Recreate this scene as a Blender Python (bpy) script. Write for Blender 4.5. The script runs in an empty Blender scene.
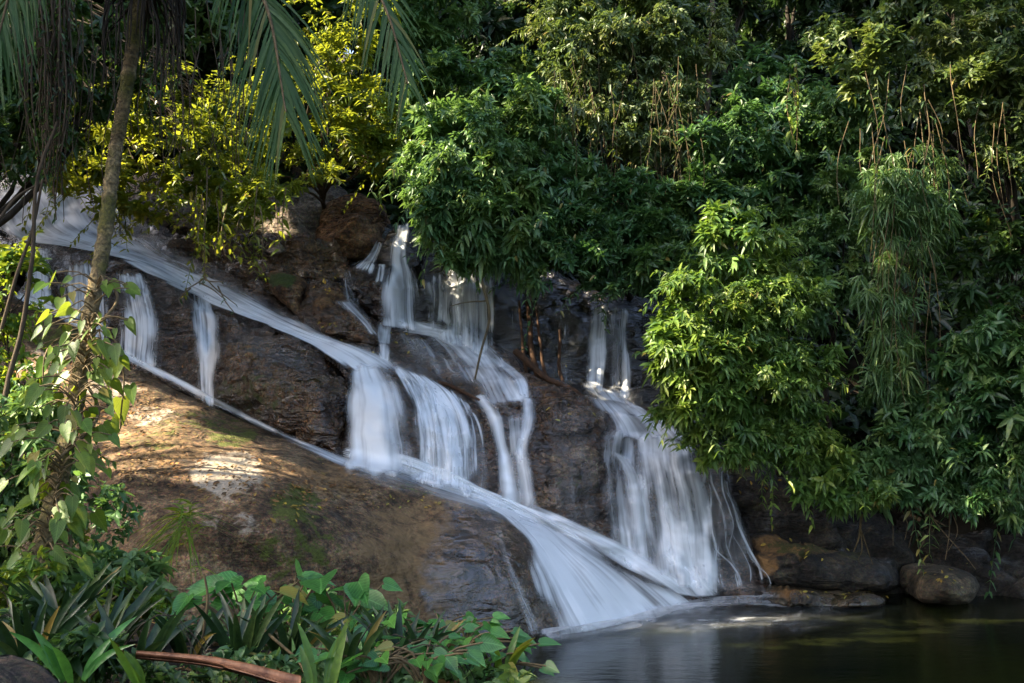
import bpy, math, random
import numpy as np
from mathutils import Vector, noise, geometry
from mathutils.bvhtree import BVHTree

SC = bpy.context.scene
COL = SC.collection
R = math.radians
random.seed(7)
rng = np.random.default_rng(7)

# ------------------------------------------------------------------ camera, sky, sun, exposure
CAM = Vector((0.0, 0.0, 2.4))
F, CX, CY = 996.0, 512.0, 341.5
PITCH = R(4.5)
cd = bpy.data.cameras.new('camera')
cam = bpy.data.objects.new('camera', cd)
COL.objects.link(cam)
cam.location = CAM
cam.rotation_euler = (R(90) + PITCH, 0, 0)
cd.sensor_width = 36.0
cd.lens = 36.0 * F / 1024.0
cd.clip_end = 1000
SC.camera = cam

SUN = Vector((-0.78, -0.10, 0.62)).normalized()          # towards the sun: left, a little behind the falls
EL = math.asin(SUN.z)
w = bpy.data.worlds.new('World'); SC.world = w; w.use_nodes = True
nt = w.node_tree
sky = nt.nodes.new('ShaderNodeTexSky'); sky.sky_type = 'NISHITA'; sky.sun_disc = False
sky.air_density = .8; sky.dust_density = 3.; sky.ozone_density = .35
sky.sun_elevation = EL; sky.sun_rotation = math.atan2(SUN.x, SUN.y)
bg = nt.nodes['Background']; bg.inputs[1].default_value = 0.15
nt.links.new(sky.outputs[0], bg.inputs[0])
sl = bpy.data.lights.new('sun', 'SUN'); sl.energy = 5.0; sl.angle = R(0.5); sl.color = (1, .87, .64)
so = bpy.data.objects.new('sun', sl); COL.objects.link(so)
so.rotation_euler = SUN.to_track_quat('Z', 'Y').to_euler()
SC.view_settings.view_transform = 'Standard'
SC.view_settings.look = 'None'
SC.view_settings.gamma = 1
SC.view_settings.exposure = 2.4
SC.cycles.use_denoising = True
SC.cycles.max_bounces = 6
SC.cycles.transparent_max_bounces = 16
SC.cycles.caustics_reflective = False
SC.cycles.caustics_refractive = False

# ------------------------------------------------------------------ helpers
CP, SP = math.cos(PITCH), math.sin(PITCH)
def at(px, py, d):
    """the point that lies d metres ahead of the camera on the sight line of a pixel"""
    u = (px - CX) / F; v = (CY - py) / F
    k = d / (CP - v * SP)
    return Vector((u * k, d, CAM.z + (SP + v * CP) * k))
def atn(px, py, d):
    u = (px - CX) / F; v = (CY - py) / F
    k = d / (CP - v * SP)
    return np.stack([u * k, d, CAM.z + (SP + v * CP) * k], -1)
def topix(P):
    x, y, z = P[..., 0], P[..., 1], P[..., 2] - CAM.z
    zc = y * CP + z * SP; yc = -y * SP + z * CP
    zc = np.maximum(zc, .01)
    return CX + F * x / zc, CY - F * yc / zc
def onz(px, py, z):
    v = (CY - py) / F
    k = (z - CAM.z) / (SP + v * CP)
    return Vector(((px - CX) / F * k, k * (CP - v * SP), z))
def nrm(a):
    return a / np.maximum(np.linalg.norm(a, axis=-1, keepdims=True), 1e-9)
def spline(pts, n):
    """Catmull-Rom through pts, n points evenly spaced"""
    P = np.array(pts, float)
    if len(P) == 2:
        return P[0] + (P[1] - P[0]) * np.linspace(0, 1, n)[:, None]
    Q = np.vstack([2 * P[0] - P[1], P, 2 * P[-1] - P[-2]])
    out = []
    for i in range(len(P) - 1):
        a, b, c, d = Q[i:i + 4]
        for t in np.linspace(0, 1, 14, endpoint=False):
            out.append(.5 * (2 * b + (c - a) * t + (2 * a - 5 * b + 4 * c - d) * t * t + (3 * b - a - 3 * c + d) * t ** 3))
    out.append(P[-1]); out = np.array(out)
    s = np.r_[0, np.cumsum(np.linalg.norm(np.diff(out, axis=0), axis=1))]
    q = np.linspace(0, s[-1], n)
    return np.stack([np.interp(q, s, out[:, k]) for k in range(out.shape[1])], -1)

def tag(o, label=None, cat=None, group=None, kind=None):
    if label: o['label'] = label
    if cat: o['category'] = cat
    if group: o['group'] = group
    if kind: o['kind'] = kind
    return o
def empty(name, loc, label, cat, group=None):
    o = bpy.data.objects.new(name, None); COL.objects.link(o)
    o.location = loc; o.empty_display_size = .1
    return tag(o, label, cat, group)
def build(name, V, faces, mat, parent=None, org=None, smooth=False, fattr=None, vattr=None, uv=None):
    """one mesh object; V world coordinates; faces a list or an int array (n,3|4)"""
    V = np.asarray(V, float)
    if parent is not None: o0 = np.array(parent['_org']) if '_org' in parent else np.array(parent.location)
    else: o0 = np.array(org if org is not None else (0, 0, 0), float)
    me = bpy.data.meshes.new(name)
    if isinstance(faces, np.ndarray):
        faces = [faces]
    if faces and isinstance(faces[0], np.ndarray):
        nl = sum(f.size for f in faces); nf = sum(len(f) for f in faces)
        me.vertices.add(len(V)); me.vertices.foreach_set('co', (V - o0).astype(np.float32).ravel())
        me.loops.add(nl); me.loops.foreach_set('vertex_index', np.concatenate([f.ravel() for f in faces]).astype(np.int32))
        me.polygons.add(nf)
        tot = np.concatenate([np.full(len(f), f.shape[1]) for f in faces]).astype(np.int32)
        me.polygons.foreach_set('loop_start', np.r_[0, np.cumsum(tot)[:-1]].astype(np.int32))
        me.polygons.foreach_set('loop_total', tot)
        me.update(calc_edges=True); me.validate()
    else:
        me.from_pydata([tuple(v) for v in V - o0], [], [tuple(f) for f in faces]); me.update()
    if smooth: me.polygons.foreach_set('use_smooth', np.ones(len(me.polygons), bool))
    for k, a in (fattr or {}).items():
        me.attributes.new(k, 'FLOAT', 'FACE').data.foreach_set('value', np.asarray(a, np.float32))
    for k, a in (vattr or {}).items():
        me.attributes.new(k, 'FLOAT', 'POINT').data.foreach_set('value', np.asarray(a, np.float32))
    if uv is not None:
        l = me.uv_layers.new(name='UVMap')
        idx = np.zeros(len(me.loops), np.int32); me.loops.foreach_get('vertex_index', idx)
        l.data.foreach_set('uv', np.asarray(uv, np.float32)[idx].ravel())
    me.materials.append(mat)
    o = bpy.data.objects.new(name, me); COL.objects.link(o)
    if parent is not None: o.parent = parent; o['_org'] = tuple(o0)
    else: o.location = tuple(o0); o['_org'] = tuple(o0)
    return o
def tubes(lines, sides=6):
    """lines: list of (points (n,3), radii (n) or number) -> V, quads"""
    Vs, Fs, k = [], [], 0
    for P, r in lines:
        P = np.asarray(P, float); n = len(P); r = np.broadcast_to(np.asarray(r, float), (n,))
        T = nrm(np.gradient(P, axis=0))
        ref = np.where(np.abs(T[:, 2:3]) > .9, np.array([[1., 0, 0]]), np.array([[0, 0, 1.]]))
        A = nrm(np.cross(T, ref)); B = np.cross(T, A)
        th = np.linspace(0, 2 * np.pi, sides, endpoint=False)
        ring = P[:, None] + r[:, None, None] * (A[:, None] * np.cos(th)[None, :, None] + B[:, None] * np.sin(th)[None, :, None])
        Vs.append(ring.reshape(-1, 3))
        i = np.arange(n - 1)[:, None] * sides; j = np.arange(sides)[None]; j2 = (j + 1) % sides
        Fs.append(np.stack([k + i + j, k + i + j2, k + i + sides + j2, k + i + sides + j], -1).reshape(-1, 4))
        k += n * sides
    return np.vstack(Vs), np.vstack(Fs)
def wob(P, amp, sc, seed=0):
    return np.array([tuple(noise.noise_vector(Vector(p) * sc + Vector((seed, seed * 1.7, 0))) * amp) for p in P]) + P

# ------------------------------------------------------------------ materials
def newmat(name):
    m = bpy.data.materials.new(name); m.use_nodes = True
    t = m.node_tree; t.nodes.clear()
    return m, t
class NG:
    def __init__(s, t): s.t = t
    def n(s, typ, **kw):
        x = s.t.nodes.new('ShaderNode' + typ)
        for k, v in kw.items():
            if k.startswith('i_'):
                key = k[2:]
                key = int(key) if key.isdigit() else key.replace('_', ' ')
                s.put(x.inputs[key], v)
            else: setattr(x, k, v)
        return x
    def put(s, inp, v):
        if isinstance(v, bpy.types.NodeSocket): s.t.links.new(v, inp)
        elif isinstance(v, bpy.types.Node): s.t.links.new(v.outputs[0], inp)
        else: inp.default_value = v
    def math(s, op, a, b=0.0, c=0.0, clamp=False):
        x = s.t.nodes.new('ShaderNodeMath'); x.operation = op; x.use_clamp = clamp
        s.put(x.inputs[0], a); s.put(x.inputs[1], b); s.put(x.inputs[2], c); return x.outputs[0]
    def mix(s, f, a, b, blend='MIX'):
        x = s.t.nodes.new('ShaderNodeMix'); x.data_type = 'RGBA'; x.blend_type = blend
        s.put(x.inputs[0], f)
        for i, v in ((6, a), (7, b)):
            if isinstance(v, tuple) and len(v) == 3: v = v + (1,)
            s.put(x.inputs[i], v)
        return x.outputs[2]
    def ramp(s, f, stops):
        x = s.t.nodes.new('ShaderNodeValToRGB'); e = x.color_ramp.elements
        while len(e) < len(stops): e.new(.5)
        for i, (p, c) in enumerate(stops):
            e[i].position = p; e[i].color = tuple(c) + ((1,) if len(c) == 3 else ())
        s.put(x.inputs[0], f); return x.outputs[0]
    def noise(s, vec, scale, detail=4, rough=.55, out=0, dist=0):
        x = s.n('TexNoise', i_Scale=scale, i_Detail=detail, i_Roughness=rough, i_Distortion=dist)
        if vec is not None: s.put(x.inputs['Vector'], vec)
        return x.outputs[out]
    def rng(s, v, a, b, c=0., d=1., smooth=False):
        x = s.n('MapRange', interpolation_type='SMOOTHSTEP' if smooth else 'LINEAR')
        s.put(x.inputs[0], v); s.put(x.inputs[1], a); s.put(x.inputs[2], b); s.put(x.inputs[3], c); s.put(x.inputs[4], d)
        return x.outputs[0]
    def attr(s, name):
        return s.n('Attribute', attribute_name=name).outputs['Fac']
    def done(s, sh):
        o = s.n('OutputMaterial'); s.t.links.new(sh, o.inputs[0])

def leaf_mat(name, c1, c2, c3, trans=.35, tcol=None, rough=.42, spec=.5):
    m, t = newmat(name); g = NG(t)
    r = g.attr('rnd')
    col = g.ramp(r, [(0, c1), (.55, c2), (1, c3)])
    nz = g.noise(g.n('TexCoord').outputs['Object'], 28., 4, .6)
    col = g.mix(1.0, col, g.ramp(nz, [(.34, (.62, .66, .6)), (.5, (1, 1, 1)), (.66, (1.35, 1.25, 1.0))]), 'MULTIPLY')
    hue = g.noise(g.n('TexCoord').outputs['Object'], 1.5, 3, .6)
    col = g.mix(g.rng(hue, .45, .68, 0., .8), col, g.mix(1.0, col, (1.55, 1.12, .55), 'MULTIPLY'))
    col = g.mix(g.rng(hue, .52, .34, 0., .7), col, g.mix(1.0, col, (.62, .80, .85), 'MULTIPLY'))
    col = g.mix(g.math('MULTIPLY', g.math('GREATER_THAN', r, .945), .8), col, (.26, .17, .035))
    la, lb = g.attr('la'), g.math('ABSOLUTE', g.attr('lb'))
    vn = g.math('FRACT', g.math('MULTIPLY', g.math('SUBTRACT', la, g.math('MULTIPLY', lb, .75)), 8.))
    vn = g.math('MULTIPLY', g.rng(g.math('ABSOLUTE', g.math('SUBTRACT', vn, .5)), .10, .02, 0., 1.), g.rng(lb, .0, .05))
    rib = g.math('MULTIPLY', g.rng(lb, .035, .01, 0., 1.), g.math('GREATER_THAN', la, .001))
    col = g.mix(g.math('MULTIPLY', g.math('MAXIMUM', vn, rib), .45), col, tuple(min(1, x * 1.7 + .03) for x in c3))
    bmp = g.n('Bump', i_Strength=.35, i_Distance=.01, i_Height=nz)
    geo = g.n('NewGeometry')
    col2 = g.mix(g.math('MULTIPLY', geo.outputs['Backfacing'], .5), col, tuple(min(1, x * 1.25 + .01) for x in c2))
    p = g.n('BsdfPrincipled', i_Base_Color=col2, i_Roughness=rough, i_Normal=bmp.outputs[0])
    p.inputs['Specular IOR Level'].default_value = spec
    tc = g.mix(.6, col, tcol or (c2[0] * 2.2, c2[1] * 1.9, c2[2] * .8))
    tr = g.n('BsdfTranslucent', i_Color=tc)
    mx = g.n('MixShader', i_0=trans, i_1=p.outputs[0], i_2=tr.outputs[0])
    g.done(mx.outputs[0]); return m

def rock_mat(name, dark, mid, light, wet=.5, moss=(.05, .07, .012), litter=(.22, .13, .04), bump=.5, scale=1.0, tan=(.22, .115, .04), grain=.4):
    m, t = newmat(name); g = NG(t)
    co = g.n('TexCoord').outputs['Object']
    big = g.noise(co, 1.1 * scale, 6, .62)
    fine = g.noise(co, 14 * scale, 8, .72)
    mid_n = g.noise(co, 4.5 * scale, 8, .66, dist=.6)
    stretch = g.n('Mapping', i_Vector=co, i_Scale=(1, 1, 4.5)).outputs[0]
    strat = g.noise(stretch, 2.6 * scale, 6, .6)
    fine2 = g.noise(co, 38 * scale, 5, .75)
    spk = g.n('TexVoronoi', i_Vector=co, i_Scale=70.0).outputs['Color']
    f = g.math('ADD', g.math('MULTIPLY', big, .45), g.math('ADD', g.math('MULTIPLY', mid_n, .35), g.math('MULTIPLY', strat, .2)))
    col = g.ramp(f, [(.40, dark), (.5, mid), (.60, light)])
    col = g.mix(.8, col, g.ramp(fine, [(.36, (.12, .11, .10)), (.5, (.85, .85, .85)), (.62, (1.7, 1.6, 1.45))]), 'MULTIPLY')
    col = g.mix(grain, col, g.ramp(fine2, [(.38, (.2, .19, .18)), (.5, (.9, .9, .9)), (.62, (1.6, 1.55, 1.45))]), 'MULTIPLY')
    col = g.mix(.22, col, spk, 'OVERLAY')
    tanm = g.rng(g.math('ADD', g.attr('tan'), g.math('MULTIPLY', g.math('SUBTRACT', mid_n, .5), 2.0)), .25, .8, smooth=True)
    col = g.mix(tanm, col, g.mix(fine, tuple(x * .5 for x in tan), tuple(x * 1.5 for x in tan)))
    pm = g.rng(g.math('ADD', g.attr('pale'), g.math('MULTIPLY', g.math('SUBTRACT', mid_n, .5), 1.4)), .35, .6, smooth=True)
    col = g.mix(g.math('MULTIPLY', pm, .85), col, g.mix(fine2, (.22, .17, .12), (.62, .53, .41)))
    mm = g.rng(g.math('ADD', g.attr('moss'), g.math('MULTIPLY', g.math('SUBTRACT', g.noise(co, 6., 8, .75), .5), 2.2)), .38, .62, smooth=True)
    mcol = g.mix(g.noise(co, 22., 4), tuple(x * .35 for x in moss), tuple(x * 2. for x in moss))
    col = g.mix(mm, col, mcol)
    wv = g.math('ADD', g.attr('wet'), g.math('MULTIPLY', g.math('SUBTRACT', g.noise(co, 1.7, 6, .7, dist=.5), .5), 1.9))
    wm = g.math('MULTIPLY', g.rng(wv, .2, .6, smooth=True), g.math('SUBTRACT', 1.0, g.math('MULTIPLY', mm, .7)))
    col = g.mix(g.math('MULTIPLY', wm, .55), col, g.mix(1.0, col, (.20, .155, .13), 'MULTIPLY'))
    rough = g.math('ADD', g.rng(wm, 0., 1., .8, .08), g.math('MULTIPLY', fine, .14))
    soft = g.noise(g.n('Mapping', i_Vector=co, i_Scale=(1, 1, 2.2), i_Rotation=(.3, .35, 0)).outputs[0], 3.2 * scale, 3, .5, dist=.8)
    h = g.math('ADD', g.math('MULTIPLY', soft, 1.0), g.math('MULTIPLY', strat, .5))
    b1 = g.n('Bump', i_Strength=bump, i_Distance=.25, i_Height=h)
    b2 = g.n('Bump', i_Strength=bump * .45, i_Distance=.03, i_Height=g.math('ADD', fine, g.math('MULTIPLY', mid_n, .8)), i_Normal=b1.outputs[0])
    b3 = g.n('Bump', i_Strength=g.math('MULTIPLY', mm, .9), i_Distance=.04, i_Height=g.noise(co, 40., 3), i_Normal=b2.outputs[0])
    p = g.n('BsdfPrincipled', i_Base_Color=col, i_Roughness=rough, i_Normal=b3.outputs[0])
    g.put(p.inputs['Specular IOR Level'], g.rng(wm, 0., 1., .4, 1.))
    g.put(p.inputs['Coat Weight'], g.math('MULTIPLY', wm, .32)); p.inputs['Coat Roughness'].default_value = .07; p.inputs['Coat IOR'].default_value = 1.6; g.put(p.inputs['Coat Normal'], b2.outputs[0])
    g.done(p.outputs[0]); return m

def simple_mat(name, c1, c2, rough=.8, sc=8., bump=.4, zs=1., spec=.3):
    m, t = newmat(name); g = NG(t)
    co = g.n('Mapping', i_Vector=g.n('TexCoord').outputs['Object'], i_Scale=(1, 1, zs)).outputs[0]
    n1 = g.noise(co, sc, 6, .65)
    col = g.ramp(n1, [(.3, c1), (.7, c2)])
    b = g.n('Bump', i_Strength=bump, i_Distance=.02, i_Height=n1)
    p = g.n('BsdfPrincipled', i_Base_Color=col, i_Roughness=rough, i_Normal=b.outputs[0])
    p.inputs['Specular IOR Level'].default_value = spec
    g.done(p.outputs[0]); return m

def water_mat(name, fu=9., fv=.35, col=(.93, .95, .97), contrast=.17):
    m, t = newmat(name); g = NG(t)
    uv = g.n('UVMap', uv_map='UVMap').outputs[0]
    wob_ = g.noise(uv, 1.3, 2, .5, out=1)
    uvw = g.n('VectorMath', operation='MULTIPLY_ADD', i_0=wob_, i_1=(.10, .5, 0), i_2=uv).outputs[0]
    a = g.noise(g.n('Mapping', i_Vector=uvw, i_Scale=(fu, fv, 1)).outputs[0], 1., 2, .5)
    b = g.noise(g.n('Mapping', i_Vector=uvw, i_Scale=(fu * 3.1, fv * 2.2, 1), i_Location=(3, 7, 0)).outputs[0], 1., 2, .5)
    c = g.noise(g.n('Mapping', i_Vector=uvw, i_Scale=(fu * .35, fv * 3.2, 1), i_Location=(13, 3, 0)).outputs[0], 1., 3, .55)
    s = g.math('ADD', g.math('MULTIPLY', a, .42), g.math('ADD', g.math('MULTIPLY', b, .16), g.math('MULTIPLY', c, .42)))
    dn = g.attr('dens')
    thr = g.rng(dn, 0., 1., .80, .36)
    st = g.rng(s, g.math('SUBTRACT', thr, contrast), g.math('ADD', thr, contrast), smooth=True)
    al = g.math('MULTIPLY', g.attr('edge'), g.math('ADD', g.math('MULTIPLY', st, .89), g.math('MULTIPLY', g.math('MAXIMUM', dn, 0.0), .17)), clamp=True)
    bp = g.n('Bump', i_Strength=.35, i_Distance=.05, i_Height=s)
    p = g.n('BsdfPrincipled', i_Base_Color=col + (1,), i_Roughness=.38, i_Normal=bp.outputs[0])
    tr = g.n('BsdfTranslucent', i_Color=col + (1,))
    mx = g.n('MixShader', i_0=.18, i_1=p.outputs[0], i_2=tr.outputs[0])
    tp = g.n('BsdfTransparent')
    out = g.n('MixShader', i_0=al, i_1=tp.outputs[0], i_2=mx.outputs[0])
    g.done(out.outputs[0]); return m

M = {}
M['slab'] = rock_mat('granite', (.04, .024, .012), (.14, .085, .043), (.30, .205, .115), bump=.45, grain=.7, moss=(.075, .085, .012), tan=(.21, .125, .055))
M['wet'] = rock_mat('wet_rock', (.03, .016, .008), (.11, .06, .029), (.25, .155, .09), bump=1., scale=1.3)
M['brown'] = rock_mat('brown_rock', (.04, .02, .008), (.15, .074, .027), (.31, .19, .09), bump=1., scale=1.2)
M['grey'] = rock_mat('grey_rock', (.06, .045, .033), (.17, .135, .1), (.3, .25, .2), bump=.6)
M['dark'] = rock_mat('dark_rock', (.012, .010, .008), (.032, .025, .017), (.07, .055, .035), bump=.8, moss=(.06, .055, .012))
M['soil'] = simple_mat('soil', (.008, .006, .004), (.035, .024, .014), .95, 3., .8)
M['bark'] = simple_mat('bark', (.03, .02, .012), (.12, .085, .05), .9, 16., .7, .3)
M['bark_dark'] = simple_mat('dark_bark', (.014, .011, .008), (.05, .038, .026), .9, 16., .7, .3)
M['root'] = simple_mat('root_bark', (.02, .010, .005), (.11, .052, .022), .8, 20., .6, .25)
M['twig'] = simple_mat('twig_bark', (.06, .04, .018), (.19, .135, .065), .8, 20., .4)
M['straw'] = simple_mat('dry_vine', (.045, .03, .012), (.16, .115, .05), .8, 10., .4)
M['dry'] = simple_mat('dry_frond', (.07, .025, .012), (.26, .12, .06), .55, 14., .6, .3)
M['water'] = water_mat('falling_water')
M['veil'] = water_mat('veil_water', 14., .3, contrast=.11)
M['foam'] = water_mat('foam_water', 7., 1.3, contrast=.14)
M['speckled'] = rock_mat('speckled_rock', (.06, .04, .022), (.19, .13, .08), (.38, .31, .23), bump=.9, scale=1.5, grain=.8)
M['bank'] = rock_mat('bank_rock', (.03, .022, .012), (.085, .062, .034), (.15, .115, .065), bump=.4)
L = {}
L['mid'] = leaf_mat('leaf_mid_green', (.035, .085, .028), (.10, .20, .07), (.235, .36, .155))
L['bright'] = leaf_mat('leaf_bright_green', (.045, .10, .02), (.115, .21, .045), (.25, .34, .085), trans=.38)
L['yellow'] = leaf_mat('leaf_yellow_green', (.024, .065, .010), (.09, .145, .014), (.23, .25, .022), trans=.55, tcol=(.46, .49, .03))
L['olive'] = leaf_mat('leaf_olive', (.034, .068, .019), (.088, .138, .042), (.215, .255, .105))
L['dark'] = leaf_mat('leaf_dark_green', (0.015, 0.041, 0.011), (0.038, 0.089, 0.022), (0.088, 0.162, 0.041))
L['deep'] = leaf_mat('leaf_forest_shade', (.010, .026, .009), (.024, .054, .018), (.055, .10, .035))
L['teal'] = leaf_mat('leaf_blue_green', (0.024, 0.068, 0.021), (0.060, 0.143, 0.048), (0.150, 0.247, 0.098))
L['bamboo'] = leaf_mat('bamboo_leaf', (0.043, 0.102, 0.029), (0.094, 0.181, 0.058), (0.189, 0.275, 0.102), trans=.4)
L['vine'] = leaf_mat('leaf_vine_green', (.032, .10, .012), (.085, .20, .022), (.20, .28, .035), trans=.5, tcol=(.42, .46, .03))
L['palm'] = leaf_mat('palm_leaflet', (.014, .05, .010), (.038, .095, .020), (.10, .16, .04), trans=.4, rough=.5, spec=.3)
L['fore'] = leaf_mat('leaf_fresh_green', (0.022, 0.099, 0.024), (0.050, 0.176, 0.039), (0.110, 0.297, 0.061), trans=.35, rough=.33)
L['strap'] = leaf_mat('strap_leaf', (.008, .024, .009), (.02, .05, .017), (.06, .10, .03), trans=.2, rough=.38, spec=.4)
L['litter'] = leaf_mat('dead_leaf', (.05, .025, .01), (.17, .085, .03), (.36, .21, .07), trans=.1, tcol=(.3, .18, .06), rough=.7)
L['gold'] = leaf_mat('fallen_yellow_leaf', (.2, .13, .015), (.32, .24, .03), (.4, .34, .05), trans=.1, tcol=(.4, .3, .05), rough=.6)

# ------------------------------------------------------------------ terrain
def ss(a, b, x):
    t = np.clip((x - a) / (b - a), 0, 1); return t * t * (3 - 2 * t)
def ground_np(x, y):
    edge = np.interp(y, [-20, 4.6, 6.2, 7.5, 9, 11], [1.2, .55, .15, -.35, -.9, -.9])
    bank = np.interp(y, [-20, 5, 7, 9.5, 12, 16], [1.1, 1.0, .85, .45, .5, 1.5]) + np.maximum(0, -x - 4) * .28
    near = np.where(y < 30, -1.2 + (bank + 1.2) * ss(.6, -.5, x - edge), bank)
    y0 = np.interp(x, [-30, -9, -6, -2, 1.5, 2.6, 3.4, 5, 8, 30], [20, 21.5, 20.5, 18.2, 17.2, 16.4, 15.2, 14.9, 14.6, 12])
    z0 = np.interp(x, [-30, -9, -6, -2, 1.5, 3.4, 5, 8, 30], [7, 6.8, 6.4, 5.2, 4.2, 1.6, 1.1, .9, 1.5])
    sl = np.interp(x, [-30, -6, 2, 5, 30], [.5, .5, .7, .95, .9])
    hill = z0 + sl * np.minimum(y - y0, 40) * (1 + .0 * x)
    k = ss(-.9, .2, y - y0)
    return near * (1 - k) + hill * k
def ground(x, y): return float(ground_np(np.array(float(x)), np.array(float(y))))
def terrain():
    def ax(a, b, f0, f1, s, o):
        return np.unique(np.r_[np.linspace(a, f0, o), np.arange(f0, f1, s), np.linspace(f1, b, o)])
    X = ax(-220, 220, -16, 14, .3, 14); Y = ax(-200, 260, -2, 34, .3, 14)
    gx, gy = np.meshgrid(X, Y); gz = ground_np(gx, gy)
    nz = np.array([noise.fractal(Vector((a, b, 0)) * .7, 1, 2, 5) for a, b in zip(gx.ravel(), gy.ravel())]).reshape(gx.shape)
    gz = gz + nz * .16 * ss(-1.1, .2, gz)
    n, m = gx.shape
    i = (np.arange(n - 1)[:, None] * m + np.arange(m - 1)[None]).ravel()
    Fq = np.stack([i, i + 1, i + m + 1, i + m], -1)
    V = np.stack([gx, gy, gz], -1).reshape(-1, 3)
    o = build('ground', V, Fq, M['soil'], smooth=True)
    tag(o, 'dark brown earth of the bank and the wooded hillside', 'ground', kind='structure')
    return BVHTree.FromPolygons([tuple(v) for v in V], [tuple(int(k) for k in f) for f in Fq])
GROUND = terrain()

# ------------------------------------------------------------------ rocks
RV, RF = [], []
def rock(name, label, cat, out, inner=(), mat='wet', rnd=(16, .35), thick=1.6, step=5., amp=.10, sc=1.4, crack=.05, csc=1.6,
         moss=(), tan=(), pale=(), wet=.5, wets=(), strata=0., seed=0., group=None, fold=.8, shrink=.8, up=0.):
    O = np.array(out, float)
    per = np.linalg.norm(np.diff(np.vstack([O, O[:1]])[:, :2], axis=0), axis=1).sum()
    n = int(per / step)
    loop = spline(np.vstack([O[-1:], O, O[:2]]), 1400)
    # keep only one turn: from O[0] back to O[0]
    d0 = np.linalg.norm(loop[:, :2] - O[0, :2], axis=1)
    h = len(loop) // 2
    a, b = np.argmin(d0[:h]), h + np.argmin(d0[h:])
    loop = loop[a:b]
    loop = loop[np.linspace(0, len(loop) - 1, n, endpoint=False).astype(int)]
    jit = np.array([(noise.noise(Vector((p[0] * .05, p[1] * .05, seed))), noise.noise(Vector((p[0] * .05, p[1] * .05, seed + 9)))) for p in loop])
    loop[:, :2] += jit * min(3.5, step * .8)
    ctrl = np.vstack([O] + ([np.array(inner, float)] if len(inner) else []))
    # multiquadric depth surface through the control points
    def phi(A, B): return -np.sqrt(((A[:, None, :2] - B[None, :, :2]) ** 2).sum(-1) + 18 ** 2) / 100
    K = phi(ctrl, ctrl); m = len(ctrl)
    A = np.zeros((m + 3, m + 3)); A[:m, :m] = K - np.eye(m) * 2e-3
    Pm = np.c_[np.ones(m), ctrl[:, :2] / 100]; A[:m, m:] = Pm; A[m:, :m] = Pm.T
    wgt = np.linalg.solve(A, np.r_[ctrl[:, 2], 0, 0, 0])
    x0, y0 = loop[:, :2].min(0); x1, y1 = loop[:, :2].max(0)
    gx, gy = np.meshgrid(np.arange(x0, x1, step), np.arange(y0, y1, step * .87))
    gx = gx + (np.arange(gx.shape[0])[:, None] % 2) * step * .5
    G = np.stack([gx.ravel(), gy.ravel()], -1) + rng.uniform(-.22, .22, (gx.size, 2)) * step
    # inside test and distance to the outline
    q = loop[:, :2]; q2 = np.roll(q, -1, 0)
    def inside(Pt):
        c = np.zeros(len(Pt), bool)
        for (ax, ay), (bx, by) in zip(q, q2):
            if ay == by: continue
            c ^= ((ay > Pt[:, 1]) != (by > Pt[:, 1])) & (Pt[:, 0] < (bx - ax) * (Pt[:, 1] - ay) / (by - ay) + ax)
        return c
    def edist(Pt):
        return np.sqrt(((Pt[:, None] - q[None]) ** 2).sum(-1).min(1))
    G = G[inside(G)]; e = edist(G); G = G[e > step * .6]; e = e[e > step * .6]
    pts = np.vstack([q, G]); nb = len(q)
    e = np.r_[np.zeros(nb), e]
    D = np.c_[phi(np.c_[pts, np.zeros(len(pts))], ctrl), np.ones(len(pts)), pts / 100] @ wgt
    t = np.clip(e / rnd[0], 0, 1)
    D = D + rnd[1] * (1 - np.sqrt(1 - (1 - t) ** 2))
    res = geometry.delaunay_2d_cdt([Vector((p[0], -p[1])) for p in pts], [(i, (i + 1) % nb) for i in range(nb)], [], 1, 1e-4)
    vco = np.array([tuple(v) for v in res[0]]); px, py = vco[:, 0], -vco[:, 1]
    orig = [o[0] if o else 0 for o in res[3]]
    D = D[orig]
    V = atn(px, py, D)
    tri = np.array([f for f in res[2] if len(f) == 3])
    nv = len(V)
    fn = np.cross(V[tri[:, 1]] - V[tri[:, 0]], V[tri[:, 2]] - V[tri[:, 0]])
    N = np.zeros((nv, 3))
    for k in range(3): np.add.at(N, tri[:, k], fn)
    N = nrm(N)
    if (N * (np.array(CAM) - V)).sum() < 0: N = -N; tri = tri[:, ::-1]
    disp = np.zeros(nv)
    sv = Vector((seed, seed * 2.3, seed * .7))
    for i, p in enumerate(V):
        v = Vector(p) + sv
        wv_ = noise.noise_vector(v * sc * .6) * .5
        a = noise.fractal(v * sc, 1.1, 2.1, 4) * amp * 1.1 + amp * fold * (.35 - abs(noise.noise(Vector((v.x * .8, v.y, v.z * 1.9)) * sc * 1.3 + wv_)) * 2)
        if crack:
            q_ = Vector((v.x * csc * .7, v.y * csc * .7, v.z * csc * 1.3)) + noise.noise_vector(v * 1.1) * .3
            vd = noise.voronoi(q_); c_ = Vector(vd[1][0])
            a += crack * 2.4 * (q_ - c_).dot(noise.noise_vector(c_ * 5.13)) + crack * 1.0 * noise.noise(c_ * 3.71)
            a -= crack * .7 * max(0, 1 - (vd[0][1] - vd[0][0]) / .12)
        if strata:
            s = (p[2] + .25 * noise.noise(v * .8) + .10 * p[0]) * 4.3
            a += strata * (abs((s % 1) - .5) * 2 - .5) + strata * noise.cell(Vector((0, 0, s)))
        disp[i] = a
    V = V + N * disp[:, None] * np.clip(.35 + (e[orig] / 12), 0, 1)[:, None]
    ray = nrm(V - np.array(CAM))
    cen = V.mean(0)
    Bk = V + np.array([0, 1, 0]) * thick
    Bk = cen + np.array([0, thick, 0]) + (Bk - cen - np.array([0, thick, 0])) * np.array([shrink, .6, shrink])
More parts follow.
